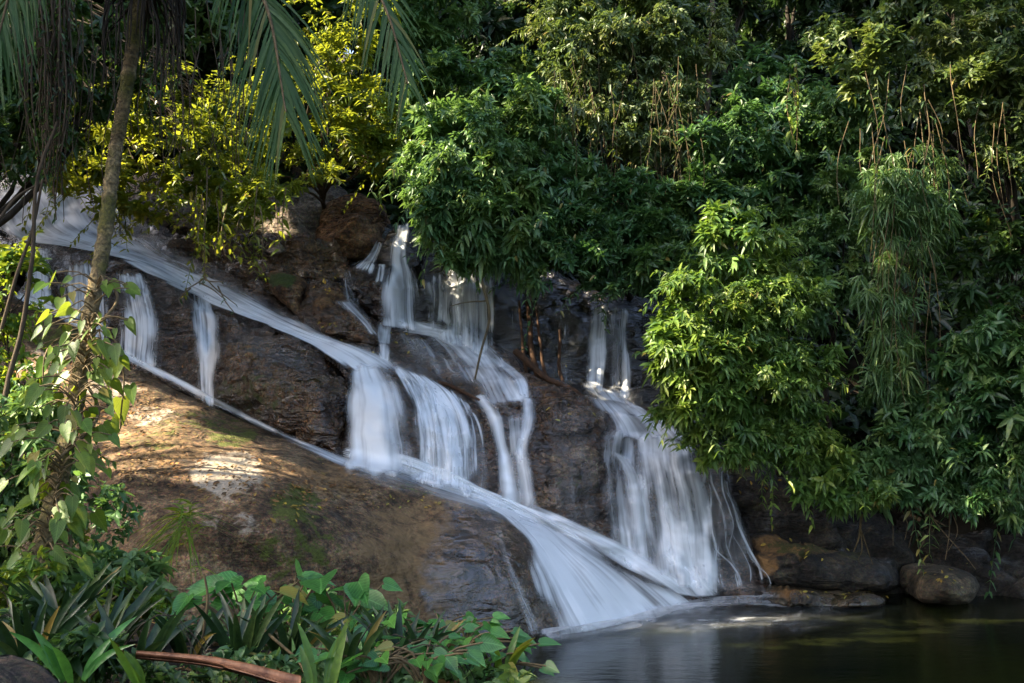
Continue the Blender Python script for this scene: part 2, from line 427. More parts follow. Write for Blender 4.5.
    Bk[:, 2] = Bk[:, 2] + up
    # boundary edges
    ed = {}
    for a, b, c in tri:
        for u, v2 in ((a, b), (b, c), (c, a)):
            ed[(u, v2)] = 1
    side = [(int(u), int(v2)) for (u, v2) in ed if (v2, u) not in ed]
    quads = np.array([(v2, u, u + nv, v2 + nv) for u, v2 in side])
    def blob(spec):
        z = np.zeros(nv)
        for (bx, by, rx, ry, a, s) in spec:
            rr = ((px - bx) / rx) ** 2 + ((py - by) / ry) ** 2
            z = np.maximum(z, s * np.clip(1.35 - rr, 0, 1))
        return z
    at_ = {'moss': np.r_[blob(moss), np.zeros(nv)], 'tan': np.r_[blob(tan), np.zeros(nv)], 'pale': np.r_[blob(pale), np.zeros(nv)],
           'wet': np.r_[np.clip(wet + blob([x for x in wets if x[5] > 0]) + sum((-np.clip(1.35 - ((px - x[0]) / x[2]) ** 2 - ((py - x[1]) / x[3]) ** 2, 0, 1) * -x[5]) for x in wets if x[5] < 0), 0, 1), np.zeros(nv)]}
    org = (cen[0], cen[1] + thick * .5, V[:, 2].min())
    o = build(name, np.vstack([V, Bk]), [np.vstack([tri, tri[:, ::-1] + nv]), quads], M[mat], org=org, smooth=True, vattr=at_)
    tag(o, label, cat, group)
    base = sum(len(v) for v in RV)
    RV.append(V); RF.append(tri + base)
    return o

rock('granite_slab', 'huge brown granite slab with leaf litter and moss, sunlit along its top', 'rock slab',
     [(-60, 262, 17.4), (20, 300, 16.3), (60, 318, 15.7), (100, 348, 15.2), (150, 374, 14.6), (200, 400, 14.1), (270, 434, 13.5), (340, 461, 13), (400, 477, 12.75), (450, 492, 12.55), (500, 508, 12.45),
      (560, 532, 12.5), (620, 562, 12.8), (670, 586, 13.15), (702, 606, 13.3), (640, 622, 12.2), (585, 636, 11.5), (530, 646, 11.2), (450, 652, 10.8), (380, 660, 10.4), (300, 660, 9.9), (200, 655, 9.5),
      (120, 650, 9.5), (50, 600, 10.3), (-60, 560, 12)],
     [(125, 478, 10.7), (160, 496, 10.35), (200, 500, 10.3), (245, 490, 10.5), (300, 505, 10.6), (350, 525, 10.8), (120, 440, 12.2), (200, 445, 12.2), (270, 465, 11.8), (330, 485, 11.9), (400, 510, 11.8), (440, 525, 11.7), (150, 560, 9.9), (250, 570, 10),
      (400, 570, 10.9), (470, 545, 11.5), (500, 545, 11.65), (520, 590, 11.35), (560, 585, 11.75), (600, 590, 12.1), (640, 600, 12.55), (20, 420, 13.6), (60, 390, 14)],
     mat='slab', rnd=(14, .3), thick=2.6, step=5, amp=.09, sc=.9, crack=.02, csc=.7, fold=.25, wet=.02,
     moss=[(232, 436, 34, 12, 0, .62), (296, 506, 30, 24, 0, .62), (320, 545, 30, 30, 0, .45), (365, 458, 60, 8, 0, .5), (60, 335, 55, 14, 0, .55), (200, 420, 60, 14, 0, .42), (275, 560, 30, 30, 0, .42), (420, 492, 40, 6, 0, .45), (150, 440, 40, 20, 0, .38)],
     pale=[(225, 474, 44, 20, 0, .7), (110, 388, 40, 14, 0, .6), (150, 412, 40, 10, 0, .5), (60, 355, 40, 10, 0, .5), (235, 520, 34, 22, 0, .42)],  # bare pale rock, laid over the sun patches to brighten them by colour
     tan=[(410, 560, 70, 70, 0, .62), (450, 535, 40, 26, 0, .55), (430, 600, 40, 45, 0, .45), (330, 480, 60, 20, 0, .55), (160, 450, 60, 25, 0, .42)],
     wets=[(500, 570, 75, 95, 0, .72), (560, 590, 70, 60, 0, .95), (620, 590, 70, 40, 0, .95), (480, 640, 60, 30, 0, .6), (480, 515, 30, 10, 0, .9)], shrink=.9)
rock('chute_rock', 'long wet brown rock ramp carrying the main stream down to its big drop', 'rock',
     [(-60, 176, 21.5), (60, 176, 20.8), (130, 200, 19.6), (190, 250, 17.9), (230, 270, 17), (270, 292, 16.4), (320, 318, 15.7), (370, 342, 14.8), (420, 366, 14.3), (470, 396, 13.9), (500, 420, 13.6), (495, 520, 12.95),
      (440, 500, 12.95), (395, 488, 13.05), (345, 472, 13.3), (342, 420, 13.5), (343, 376, 13.75), (300, 345, 14.7), (225, 322, 15.6), (150, 300, 16.6), (60, 268, 18.2), (-60, 262, 19.8)],
     [(400, 380, 13.75), (440, 400, 13.6), (380, 372, 13.95), (250, 306, 15.9), (120, 240, 18.7), (400, 440, 13.2), (460, 450, 13.3), (320, 340, 14.9)], mat='wet', step=4.5, amp=.08, crack=.05, wet=.7, thick=1.6,
     rnd=(8, .15), seed=2.)
rock('dome_rock', 'rounded wet grey rock under the left side falls, behind the palm trunk', 'boulder',
     [(16, 306, 16.4), (28, 275, 17), (48, 250, 17.4), (75, 236, 17.6), (105, 240, 17.3), (150, 262, 16.6), (182, 290, 15.9), (200, 318, 15.3), (212, 350, 14.8), (216, 412, 14.2), (150, 382, 14.8), (100, 354, 15.4), (55, 325, 16)],
     [(80, 275, 16.5), (130, 310, 15.6), (170, 340, 15), (190, 300, 15.5), (60, 290, 16.5)], mat='wet', step=4.5, amp=.1, crack=.06, wet=.7, thick=1.5, rnd=(10, .3), seed=5.)
rock('wet_boulder', 'big dark brown wet boulder with glistening folds left of the main fall', 'boulder',
     [(205, 330, 15.2), (218, 308, 15.6), (250, 314, 15.5), (300, 338, 14.9), (336, 362, 14.3), (349, 382, 13.8), (348, 410, 13.35), (346, 440, 13.3), (340, 458, 13.3), (295, 442, 13.6), (240, 417, 14), (208, 400, 14.2)],
     [(280, 362, 13.75), (240, 350, 14.05), (325, 392, 13.2), (300, 375, 13.5), (260, 400, 13.6), (310, 430, 13.3), (225, 360, 14.1), (255, 335, 14.6), (300, 352, 14.2)], mat='brown', step=4, amp=.13, sc=1.6, crack=.05, csc=1.3, wet=.85, thick=1.3, rnd=(20, .5), strata=.03, seed=8.,
     moss=[(250, 395, 60, 30, 0, .42)])
rock('middle_ledge', 'layered brown ledge of broken rock between the middle falls and the right fall', 'rock ledge',
     [(396, 372, 14.3), (440, 372, 14.5), (500, 372, 14.4), (540, 378, 14.3), (580, 396, 14.1), (612, 410, 14), (628, 430, 13.9), (626, 480, 13.7), (650, 560, 13.5), (640, 585, 13.4), (560, 556, 13.2), (490, 522, 13.05), (420, 500, 13.3), (400, 440, 13.9)],
     [(470, 405, 13.85), (530, 415, 13.6), (590, 430, 13.5), (560, 460, 13.2), (500, 460, 13.35), (590, 500, 13.2), (540, 500, 13.1), (480, 490, 13.2)], mat='brown', step=4, amp=.10, sc=1.8, crack=.10, csc=2.2, wet=.55, thick=1.3,
     rnd=(14, .35), strata=.07, seed=11., moss=[(575, 485, 30, 12, 0, .4)], wets=[(500, 450, 60, 70, 0, .9)])
rock('ledge_block', 'flat topped brown block forming the lip of the middle ledge, right of the twin spouts', 'rock',
     [(534, 420, 13.6), (540, 402, 13.9), (565, 396, 14.05), (590, 404, 13.95), (606, 418, 13.8), (604, 434, 13.55), (570, 440, 13.4), (542, 438, 13.4)], [(570, 418, 13.35), (590, 424, 13.4)], mat='brown', step=3.2, amp=.05, sc=2.2, crack=.08, csc=1.8, wet=.7, thick=.9, rnd=(8, .25), seed=71.)
rock('ledge_block', 'pale speckled rock block in the middle of the broken ledge', 'rock',
     [(538, 446, 13.4), (556, 438, 13.5), (588, 438, 13.5), (606, 446, 13.5), (606, 474, 13.3), (590, 488, 13.2), (556, 488, 13.15), (540, 476, 13.2)], [(572, 462, 12.98)], mat='speckled', step=3.2, amp=.06, sc=2.4, crack=.10, csc=2.2, wet=.3, thick=.8, rnd=(9, .28), seed=73.)
rock('ledge_block', 'undercut layered rock at the foot of the broken ledge, just above the sliding fan', 'rock',
     [(538, 492, 13.2), (560, 486, 13.3), (596, 488, 13.35), (612, 498, 13.3), (616, 540, 13.1), (606, 558, 13.0), (570, 540, 12.95), (542, 522, 12.95)], [(574, 512, 12.98)], mat='brown', step=3.2, amp=.04, sc=2.2, crack=.05, csc=2., wet=.6, thick=.8, rnd=(7, .22), strata=.12, seed=75.)
rock('ledge_block', 'dark wet block between the broad main fall and the twin spouts, half behind water', 'rock',
     [(408, 402, 13.75), (430, 396, 13.85), (462, 402, 13.8), (478, 420, 13.6), (480, 460, 13.35), (474, 492, 13.1), (440, 488, 13.1), (414, 478, 13.2), (404, 440, 13.5)], [(440, 420, 13.4), (445, 455, 13.15)], mat='wet', step=3.6, amp=.06, sc=2., crack=.08, csc=1.8, wet=.8, thick=.8, rnd=(9, .28), strata=.06, seed=77.)
rock('fall_rock', 'wide dark rock shoulder veiled by the right waterfall above the pool', 'rock',
     [(590, 425, 14.2), (615, 405, 14.5), (650, 405, 14.5), (690, 425, 14.2), (715, 455, 14), (735, 505, 13.75), (755, 555, 13.5), (778, 604, 13.2), (720, 612, 13.05), (650, 610, 13), (605, 570, 13.1), (596, 500, 13.4)],
     [(640, 440, 13.95), (680, 460, 13.75), (640, 500, 13.4), (690, 530, 13.35), (630, 550, 13.2), (680, 580, 13.1), (730, 580, 13.2), (640, 425, 14.2)], mat='wet', step=4, amp=.08, sc=1.6, crack=.10, csc=2.4, wet=.8, thick=1.2, rnd=(8, .2), strata=.09, seed=14.)
rock('domed_ledge', 'smooth grey brown rock bulge below the upper falls, a fallen log on its foot', 'rock',
     [(318, 306, 15.6), (350, 300, 15.8), (385, 318, 15.8), (440, 324, 15.8), (490, 340, 15.7), (520, 362, 15.3), (535, 392, 14.7), (500, 408, 14.4), (460, 398, 14.45), (400, 378, 14.6), (345, 345, 15), (322, 328, 15.3)],
     [(420, 345, 15.2), (470, 365, 14.95), (390, 355, 14.95), (350, 325, 15.3)], mat='wet', step=4, amp=.07, crack=.04, wet=.5, thick=1.2, rnd=(8, .25), seed=17., tan=[(345, 330, 30, 14, 0, .7)])
rock('upper_cliff', 'dark wet cliff face behind the upper falls, shaded by overhanging shrubs', 'cliff',
     [(330, 240, 17.4), (380, 226, 17.6), (430, 222, 17.6), (480, 250, 17.2), (540, 262, 17), (600, 292, 16.7), (650, 300, 16.4), (700, 330, 16), (715, 430, 14.9), (660, 430, 14.9), (600, 412, 15.1), (530, 395, 15.4), (450, 345, 16), (380, 335, 16.2), (330, 320, 16.4)],
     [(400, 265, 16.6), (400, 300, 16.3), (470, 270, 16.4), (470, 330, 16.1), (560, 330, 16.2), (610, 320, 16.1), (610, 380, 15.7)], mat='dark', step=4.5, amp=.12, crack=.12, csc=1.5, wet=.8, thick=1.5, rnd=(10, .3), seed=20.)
rock('step_rock', 'angular wet grey block in the middle of the upper fall', 'rock',
     [(344, 272, 16), (358, 264, 16.1), (382, 266, 16), (396, 276, 15.85), (402, 300, 15.75), (398, 328, 15.7), (374, 326, 15.7), (358, 308, 15.75), (346, 292, 15.9)], [(372, 280, 15.7), (384, 300, 15.6)], mat='wet', step=3.2, amp=.07, sc=2.2, crack=.1, csc=2.6, wet=.8, thick=.7, rnd=(7, .25), seed=23.)
rock('fall_lip_rock', 'small dark rock where the topmost fall splits in two', 'rock',
     [(378, 252, 16.5), (388, 232, 16.7), (404, 226, 16.8), (420, 236, 16.7), (424, 262, 16.5), (408, 276, 16.3), (386, 274, 16.3)], [(400, 250, 16.3)], mat='dark', step=3.2, amp=.06, sc=2.2, crack=.08, csc=2.5, wet=.8, thick=.6, rnd=(7, .25), seed=25.)
rock('rust_boulder', 'rusty brown boulder with dead leaves right of the main stream', 'boulder',
     [(298, 318, 15.3), (302, 298, 15.5), (312, 284, 15.6), (328, 279, 15.6), (342, 288, 15.5), (354, 302, 15.3), (372, 322, 15), (384, 340, 14.8), (370, 348, 14.7), (340, 338, 14.8), (316, 334, 15)],
     [(325, 305, 15.1), (345, 320, 14.9)], mat='brown', step=3.2, amp=.09, sc=2.0, crack=.09, csc=1.6, wet=.45, thick=.8, rnd=(9, .25), seed=28., tan=[(322, 295, 18, 14, 0, .55)])
rock('mossy_rock', 'tilted flat rock with bright green moss beside the rusty boulder', 'rock',
     [(268, 278, 16), (276, 272, 16.1), (296, 275, 16), (306, 282, 15.85), (304, 300, 15.7), (300, 318, 15.5), (286, 305, 15.6), (272, 294, 15.8)], [(286, 288, 15.6)], mat='brown', step=3., amp=.04, sc=2.5, crack=.04, wet=.2, thick=.6, rnd=(7, .2), seed=31., moss=[(282, 280, 18, 9, 0, .8)])
rock('upper_boulder', 'large rounded chestnut boulder at the top, left of the upper falls', 'boulder',
     [(316, 262, 17.2), (318, 225, 17.5), (328, 204, 17.8), (348, 194, 18), (370, 194, 18), (386, 208, 17.8), (390, 232, 17.5), (382, 262, 17.1), (350, 266, 17)], [(350, 225, 16.95), (340, 245, 16.8), (372, 240, 16.95)], mat='brown', step=3.6, amp=.12, sc=1.3, crack=.09, csc=1.0, wet=.1, thick=1.6, rnd=(13, .4), seed=34.)
rock('grey_ledge', 'pale grey ledge of cracked rock above the main stream, behind hanging leaves', 'rock ledge',
     [(120, 215, 19.6), (130, 178, 20), (180, 172, 20), (240, 178, 19.6), (300, 186, 19), (345, 190, 18.6), (345, 236, 18), (300, 246, 17.7), (240, 240, 18), (190, 238, 18.6)],
     [(220, 205, 18.6), (290, 210, 18), (170, 205, 19)], mat='grey', step=4.5, amp=.12, crack=.12, csc=1.4, wet=.0, thick=1.8, rnd=(10, .35), strata=.05, seed=37.)
rock('layered_ledge', 'dark layered rock shelf stepping down under the grey ledge', 'rock ledge',
     [(170, 250, 18.4), (190, 232, 18.4), (240, 236, 17.7), (300, 240, 17.4), (340, 250, 17.1), (352, 268, 16.6), (340, 292, 16.2), (300, 290, 16.2), (260, 296, 16.4), (215, 276, 17.1)], [(260, 262, 16.9), (310, 270, 16.5), (220, 255, 17.5)], mat='brown', step=3.6, amp=.06, sc=1.6, crack=.08, csc=1.6, wet=.5, thick=1.5, rnd=(7, .2), strata=.2, seed=40.)
rock('flat_stone', 'small flat grey stone lying on the layered shelf', 'stone',
     [(250, 247, 16.8), (254, 239, 16.9), (270, 239, 16.9), (284, 243, 16.85), (286, 251, 16.7), (270, 253, 16.65)], [(268, 246, 16.6)], mat='grey', step=2.6, amp=.03, sc=3, crack=.02, wet=0, thick=.4, rnd=(5, .15), seed=43.)
rock('bank_ledge', 'dark overhanging rock bank behind the long mossy boulder, right of the falls', 'rock ledge',
     [(700, 452, 14.6), (740, 448, 14.7), (800, 465, 14.7), (860, 500, 14.6), (905, 530, 14.5), (925, 590, 14.2), (900, 618, 13.9), (830, 616, 13.8), (765, 600, 13.7), (735, 520, 14.1)],
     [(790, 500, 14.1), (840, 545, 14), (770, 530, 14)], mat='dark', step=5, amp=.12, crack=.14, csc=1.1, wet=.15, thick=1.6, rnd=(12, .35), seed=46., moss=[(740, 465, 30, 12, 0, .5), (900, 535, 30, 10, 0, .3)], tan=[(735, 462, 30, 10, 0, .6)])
rock('mossy_boulder', 'long low boulder with a strip of yellow moss on the right bank of the pool', 'boulder',
     [(750, 545, 13.75), (756, 532, 13.9), (790, 536, 13.95), (840, 548, 13.9), (880, 560, 13.8), (900, 575, 13.6), (896, 590, 13.4), (850, 592, 13.35), (800, 590, 13.3), (764, 584, 13.3)], [(780, 560, 13.3), (840, 572, 13.25), (870, 576, 13.3), (800, 546, 13.55)], mat='dark', step=3.6, amp=.06, sc=1.8, crack=.05, wet=.1, thick=.9, rnd=(9, .3), seed=49.,
     moss=[(810, 547, 50, 8, 0, .6), (860, 556, 30, 6, 0, .5)], tan=[(800, 545, 60, 12, 0, .75), (765, 560, 14, 20, 0, .7)])
rock('shore_rock', 'low flat rock at the waterline under the long mossy boulder', 'rock',
     [(756, 600, 13.3), (764, 584, 13.4), (800, 586, 13.35), (850, 590, 13.3), (886, 594, 13.2), (880, 606, 12.9), (830, 608, 12.85), (780, 606, 12.9)], [(800, 596, 12.98), (850, 598, 12.98)], mat='bank', step=3.2, amp=.04, sc=2.4, crack=.05, wet=.4, thick=.7, rnd=(6, .15), seed=52., tan=[(785, 592, 30, 8, 0, .6)])
rock('round_boulder', 'pale rounded boulder alone at the right edge of the pool', 'boulder',
     [(912, 588, 13.2), (918, 570, 13.4), (935, 565, 13.5), (960, 569, 13.45), (976, 577, 13.3), (980, 592, 13.1), (968, 604, 12.9), (940, 604, 12.85), (920, 602, 12.95)], [(945, 582, 12.85)], mat='bank', step=3., amp=.04, sc=2.2, crack=.02, wet=.1, thick=.8, rnd=(12, .4), seed=55., moss=[(940, 575, 25, 8, 0, .3)])
rock('corner_rock', 'dark stony bank under the shrubs at the far right of the pool', 'rock ledge',
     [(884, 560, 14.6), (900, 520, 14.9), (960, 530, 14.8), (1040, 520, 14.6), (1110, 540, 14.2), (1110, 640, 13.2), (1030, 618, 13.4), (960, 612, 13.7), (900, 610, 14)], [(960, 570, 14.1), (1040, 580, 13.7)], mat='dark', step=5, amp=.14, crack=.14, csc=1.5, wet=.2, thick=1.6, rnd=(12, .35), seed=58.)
ROCKS = BVHTree.FromPolygons([tuple(v) for v in np.vstack(RV)], [tuple(int(k) for k in f) for f in np.vstack(RF)])

def hit_depth(px, py):
    d = at(px, py, 10) - CAM
    h = ROCKS.ray_cast(CAM, d.normalized())
    return h[0].y if h[0] is not None else None

# ------------------------------------------------------------------ water
def grid_faces(n, m):
    i = (np.arange(n - 1)[:, None] * m + np.arange(m - 1)[None]).ravel()
    return np.stack([i, i + m, i + m + 1, i + 1], -1)
def water(name, label, sheets, mat='water', cat='waterfall'):
    """sheets: dicts with the two banks of each run of water in flow order; the sheet lies on the rock found under it"""
    Vs, Fs, UV, DE, ED, k = [], [], [], [], [], 0
    for s_i, s in enumerate(sheets):
        n, m = s.get('n', 44), s.get('m', 18)
        A = spline(s['L'], n); B = spline(s['R'], n)
        u = np.linspace(0, 1, m)
        P = A[:, None, :2] + (B - A)[:, None, :2] * u[None, :, None]
        if 'z' in s:
            W = np.array([[tuple(onz(p[0], p[1], s['z'])) for p in row] for row in P])
        else:
            D = np.full((n, m), np.nan)
            for i in range(n):
                for j in range(m):
                    h = hit_depth(*P[i, j])
                    if h is not None: D[i, j] = h
            med = np.nanmedian(D)
            for i in range(n):                       # fill gaps along the run
                r = D[i]; ok = ~np.isnan(r)
                if ok.any(): D[i] = np.interp(np.arange(m), np.where(ok)[0], r[ok])
            ok = ~np.isnan(D[:, 0])
            for j in range(m): D[:, j] = np.interp(np.arange(n), np.where(ok)[0], D[ok, j])
            for _ in range(2):
                Q = np.pad(D, 1, mode='edge')
                D = np.minimum.reduce([Q[1:-1, 1:-1], Q[:-2, 1:-1], Q[2:, 1:-1]])
            if s.get('fall'):                        # free fall: never further back than the water above it
                D = np.minimum.accumulate(D, 0)
            for _ in range(s.get('smooth', 2)):
                Q = np.pad(D, 1, mode='edge')
                D = np.minimum(D, (Q[1:-1, 1:-1] * 2 + Q[:-2, 1:-1] + Q[2:, 1:-1] + Q[1:-1, :-2] + Q[1:-1, 2:]) / 6 + .0)
            W = atn(P[..., 0], P[..., 1], D - s.get('off', .06))
        width = np.linalg.norm(W[:, -1] - W[:, 0], axis=1).mean()
        if s.get('uw'): width = s['uw']
        v = np.r_[0, np.cumsum(np.linalg.norm(np.diff(W[:, m // 2], axis=0), axis=1))]
        off = rng.uniform(0, 50, 2)
        uvx = u[None, :] * width + off[0] + 0 * v[:, None]; uvy = v[:, None] + off[1] + 0 * u[None]
        rope = np.array([[noise.noise(Vector((uvx[i, j] * 6, uvy[i, j] * .5, s_i))) for j in range(m)] for i in range(n)])
        if 'z' in s: W[..., 2] += np.abs(rope) * s.get('lump', .05)
        else: W[..., 1] -= rope * s.get('rope', .03)
        e = s.get('edge', .16); t = v / v[-1]; f0, f1 = s.get('fade', (.10, .06))
        de = s['dens'] if not callable(s['dens']) else s['dens'](t[:, None], u[None])
        ea, eb = e if isinstance(e, tuple) else (e, e)
        en = np.array([[noise.noise(Vector((uvy[i, j] * 1.7, uvx[i, j] * 1.5, 3.1))) for j in range(m)] for i in range(n)])
        tn = np.array([noise.noise(Vector((x * 7, s_i, 7.7))) for x in uvx[0]])[None]
        uu = u[None] + en * .22; tt = t[:, None] + tn * .10
        sm = lambda x: np.clip(x, 0, 1) ** 2 * (3 - 2 * np.clip(x, 0, 1))
        wdw = sm(uu / max(ea * 1.8, 1e-3)) * sm((1 - uu) / max(eb * 1.8, 1e-3)) * np.clip(u * (m - 1) / 1.5, 0, 1)[None] * np.clip((1 - u) * (m - 1) / 1.5, 0, 1)[None]
        fd = sm((t[:, None] + tn * f0 * .8) / max(f0, 1e-3)) * sm((1 - t[:, None] + tn * f1 * .8) / max(f1, 1e-3))
        DE.append((de - (1 - wdw * fd) * .25 + 0 * uvx).ravel()); ED.append((wdw * fd + 0 * uvx).ravel())
        Vs.append(W.reshape(-1, 3)); UV.append(np.stack([uvx, uvy], -1).reshape(-1, 2))
        Fs.append(grid_faces(n, m) + k); k += n * m
    V = np.vstack(Vs)
    o = build(name, V, np.vstack(Fs), M[mat], org=V.mean(0), smooth=True, uv=np.vstack(UV), vattr={'dens': np.concatenate(DE), 'edge': np.concatenate(ED)})
    return tag(o, label, cat, kind='structure')

water('stream_water', 'milky main stream sweeping down the long rock ramp from upper left', [
    dict(L=[(-20, 186), (-10, 215), (10, 238), (60, 246), (110, 256), (150, 276), (200, 300), (250, 319), (300, 340), (333, 360), (346, 376)],
         R=[(135, 176), (150, 205), (185, 248), (215, 270), (240, 284), (270, 297), (300, 314), (345, 340), (380, 350), (405, 360), (425, 374)], n=90, m=34, dens=lambda t, u: .84 - .5 * np.clip(u - .5, 0, 1) + .12 * np.clip((t - .5) * 2, 0, 1), edge=(.05, .3), off=.09, fade=(.02, .02)),
    dict(L=[(-20, 186), (20, 200), (60, 215)], R=[(140, 178), (150, 200), (165, 235)], n=30, m=26, dens=.55, edge=.2)], cat='stream')
water('groove_water', 'thin white runnel along the seam between the granite slab and the boulders', [
    dict(L=[(14, 284), (60, 308), (100, 334), (150, 362), (200, 388), (270, 424), (340, 452), (380, 462)], R=[(14, 300), (58, 320), (100, 348), (150, 374), (200, 400), (270, 435), (335, 464), (380, 482)], n=90, m=8, dens=lambda t, u: .95 - .5 * np.clip((t - .5) * 2.5, 0, 1) * np.clip((.9 - t) * 8, 0, 1), edge=.25, fade=(.03, .02))], cat='stream')
water('side_fall_water', 'thin side falls spilling over the rounded left rock behind the palm', [
    dict(L=[(22, 252), (24, 275), (20, 304)], R=[(50, 246), (54, 285), (54, 320)], n=30, m=14, dens=.85, fall=1),
    dict(L=[(60, 262), (58, 290), (62, 322)], R=[(104, 262), (112, 300), (112, 350)], n=30, m=22, dens=.72, fall=1),
    dict(L=[(110, 270), (114, 300), (116, 330), (114, 356)], R=[(152, 274), (162, 310), (164, 340), (162, 376)], n=34, m=22, dens=.74, fade=(.05, .05)),
    dict(L=[(118, 262), (120, 275), (118, 290)], R=[(150, 290), (155, 300), (160, 320)], n=20, m=8, dens=.6),
    dict(L=[(188, 288), (190, 320), (194, 370), (198, 400)], R=[(216, 298), (223, 330), (221, 370), (217, 412)], n=34, m=16, dens=.82, fade=(.05, .03), edge=.2)], 'veil')
water('main_fall_water', 'broad milky fall plunging off the ramp beside the wet boulder', [
    dict(L=[(347, 366), (344, 400), (342, 440), (344, 474)], R=[(382, 360), (402, 390), (412, 430), (416, 484)], n=44, m=26, dens=.98, edge=(.12, .25), fade=(.04, .10), off=.14, smooth=10, fall=1),
    dict(L=[(344, 380), (343, 440), (345, 472)], R=[(400, 375), (420, 430), (425, 488)], n=34, m=20, dens=.6, off=.08, fall=1)])
water('curtain_fall_water', 'thin lacy curtain of falling water right of the broad main fall', [
    dict(L=[(385, 360), (404, 390), (412, 430), (412, 484)], R=[(425, 372), (455, 396), (472, 430), (478, 500)], n=44, m=34, dens=.74, fade=(.06, .03), edge=.1, fall=1),
    dict(L=[(392, 360), (406, 398), (410, 484)], R=[(468, 398), (478, 430), (482, 504)], n=44, m=40, dens=.58, edge=.08, fade=(.08, .05), off=.05, fall=1),
    dict(L=[(395, 396), (420, 402), (415, 440), (412, 480)], R=[(440, 398), (476, 424), (480, 455), (478, 498)], n=34, m=26, dens=.42, edge=.1, off=.1, fall=1),
    dict(L=[(455, 400), (468, 420), (470, 460), (470, 495)], R=[(478, 410), (488, 440), (490, 470), (488, 505)], n=34, m=14, dens=.42, fall=1)], 'veil')
water('twin_fall_water', 'two narrow white spouts dropping off the middle ledge onto the slab', [
    dict(L=[(470, 396), (483, 418), (492, 448), (496, 480), (494, 508)], R=[(486, 392), (503, 415), (508, 445), (521, 478), (526, 516)], n=44, m=14, dens=.95, fade=(.03, .08), edge=.3, off=.08, fall=1),
    dict(L=[(520, 396), (520, 425), (513, 455), (517, 512)], R=[(538, 398), (536, 425), (531, 455), (542, 520)], n=44, m=14, dens=.88, fade=(.03, .08), edge=.3, off=.08, fall=1),
    dict(L=[(495, 412), (500, 450), (500, 505)], R=[(530, 405), (532, 450), (542, 516)], n=30, m=14, dens=.45, fall=1)], 'water')
water('upper_fall_water', 'upper fall split by a dark rock into several white strands', [
    dict(L=[(396, 224), (388, 250), (384, 268), (378, 292), (378, 326)], R=[(411, 222), (412, 258), (418, 275), (424, 300), (428, 334)], n=44, m=22, dens=lambda t, u: .85 - .35 * np.clip(u - .55, 0, 1) * 2, fade=(.05, .02), edge=.16, off=.09, fall=1),
    dict(L=[(376, 238), (366, 254), (346, 266)], R=[(386, 236), (378, 262), (372, 280)], n=26, m=14, dens=.7, off=.06),
    dict(L=[(340, 268), (342, 290), (346, 306)], R=[(352, 268), (358, 290), (364, 312)], n=26, m=12, dens=.55, off=.06, fall=1),
    dict(L=[(376, 262), (374, 276), (372, 286)], R=[(386, 262), (386, 272), (384, 284)], n=20, m=8, dens=.8),
    dict(L=[(416, 280), (424, 300), (428, 330)], R=[(432, 276), (436, 305), (434, 336)], n=26, m=10, dens=.5, fall=1)], 'veil')
water('thread_fall_water', 'sparse fine threads of water on the dark cliff and broken ledge', [
    dict(L=[(428, 268), (428, 334)], R=[(446, 266), (446, 340)], n=34, m=14, dens=.5, fall=1), dict(L=[(494, 280), (496, 350)], R=[(524, 285), (526, 372)], n=34, m=22, dens=.36, fall=1),
    dict(L=[(546, 300), (546, 385)], R=[(588, 305), (588, 392)], n=34, m=26, dens=.34, fall=1), dict(L=[(540, 402), (540, 470), (544, 520)], R=[(604, 412), (606, 480), (612, 548)], n=44, m=34, dens=.30, fall=1),
    dict(L=[(222, 318), (226, 345)], R=[(330, 362), (326, 384)], n=24, m=40, dens=.22)], 'veil')
water('veil_fall_water', 'wide veil of fine white threads dropping below the centre shrub', [
    dict(L=[(440, 268), (436, 300), (436, 340)], R=[(492, 262), (496, 310), (498, 366)], n=44, m=36, dens=.66, fade=(.05, .04), edge=.1, fall=1),
    dict(L=[(455, 262), (452, 290), (455, 345)], R=[(478, 262), (482, 300), (482, 356)], n=34, m=16, dens=.7, edge=.2, off=.1, fall=1)], 'veil')
water('slope_water', 'misty white slide of water running down the rock bulge to the twin spouts', [
    dict(L=[(376, 318), (392, 330), (430, 338), (455, 360), (470, 385), (480, 412)], R=[(436, 322), (470, 330), (500, 348), (516, 368), (528, 386), (540, 404)], n=50, m=26, dens=.72, edge=.2, fade=(.1, .08)),
    dict(L=[(374, 322), (374, 340), (376, 362)], R=[(396, 322), (392, 342), (390, 368)], n=24, m=10, dens=.7),
    dict(L=[(384, 326), (396, 350), (410, 380)], R=[(452, 334), (478, 362), (496, 396)], n=40, m=30, dens=.42, edge=.15, fade=(.15, .2)),
    dict(L=[(330, 300), (350, 318), (368, 335)], R=[(352, 296), (372, 318), (384, 338)], n=24, m=10, dens=.5),
    dict(L=[(486, 358), (512, 380), (520, 400)], R=[(500, 356), (528, 378), (534, 402)], n=24, m=10, dens=.7)])
water('far_fall_water', 'pale narrow fall in the dark recess under the shrubs, right of centre', [
    dict(L=[(588, 300), (586, 340), (584, 388)], R=[(612, 304), (610, 345), (608, 396)], n=40, m=20, dens=.8, fade=(.06, .03), edge=.2, fall=1),
    dict(L=[(608, 306), (607, 350), (604, 396)], R=[(632, 308), (632, 350), (634, 404)], n=40, m=18, dens=.66, fade=(.06, .03), fall=1),
    dict(L=[(562, 318), (562, 385)], R=[(569, 318), (569, 388)], n=30, m=6, dens=.5, fall=1), dict(L=[(658, 325), (650, 350)], R=[(664, 328), (658, 352)], n=14, m=6, dens=.6)], 'veil')
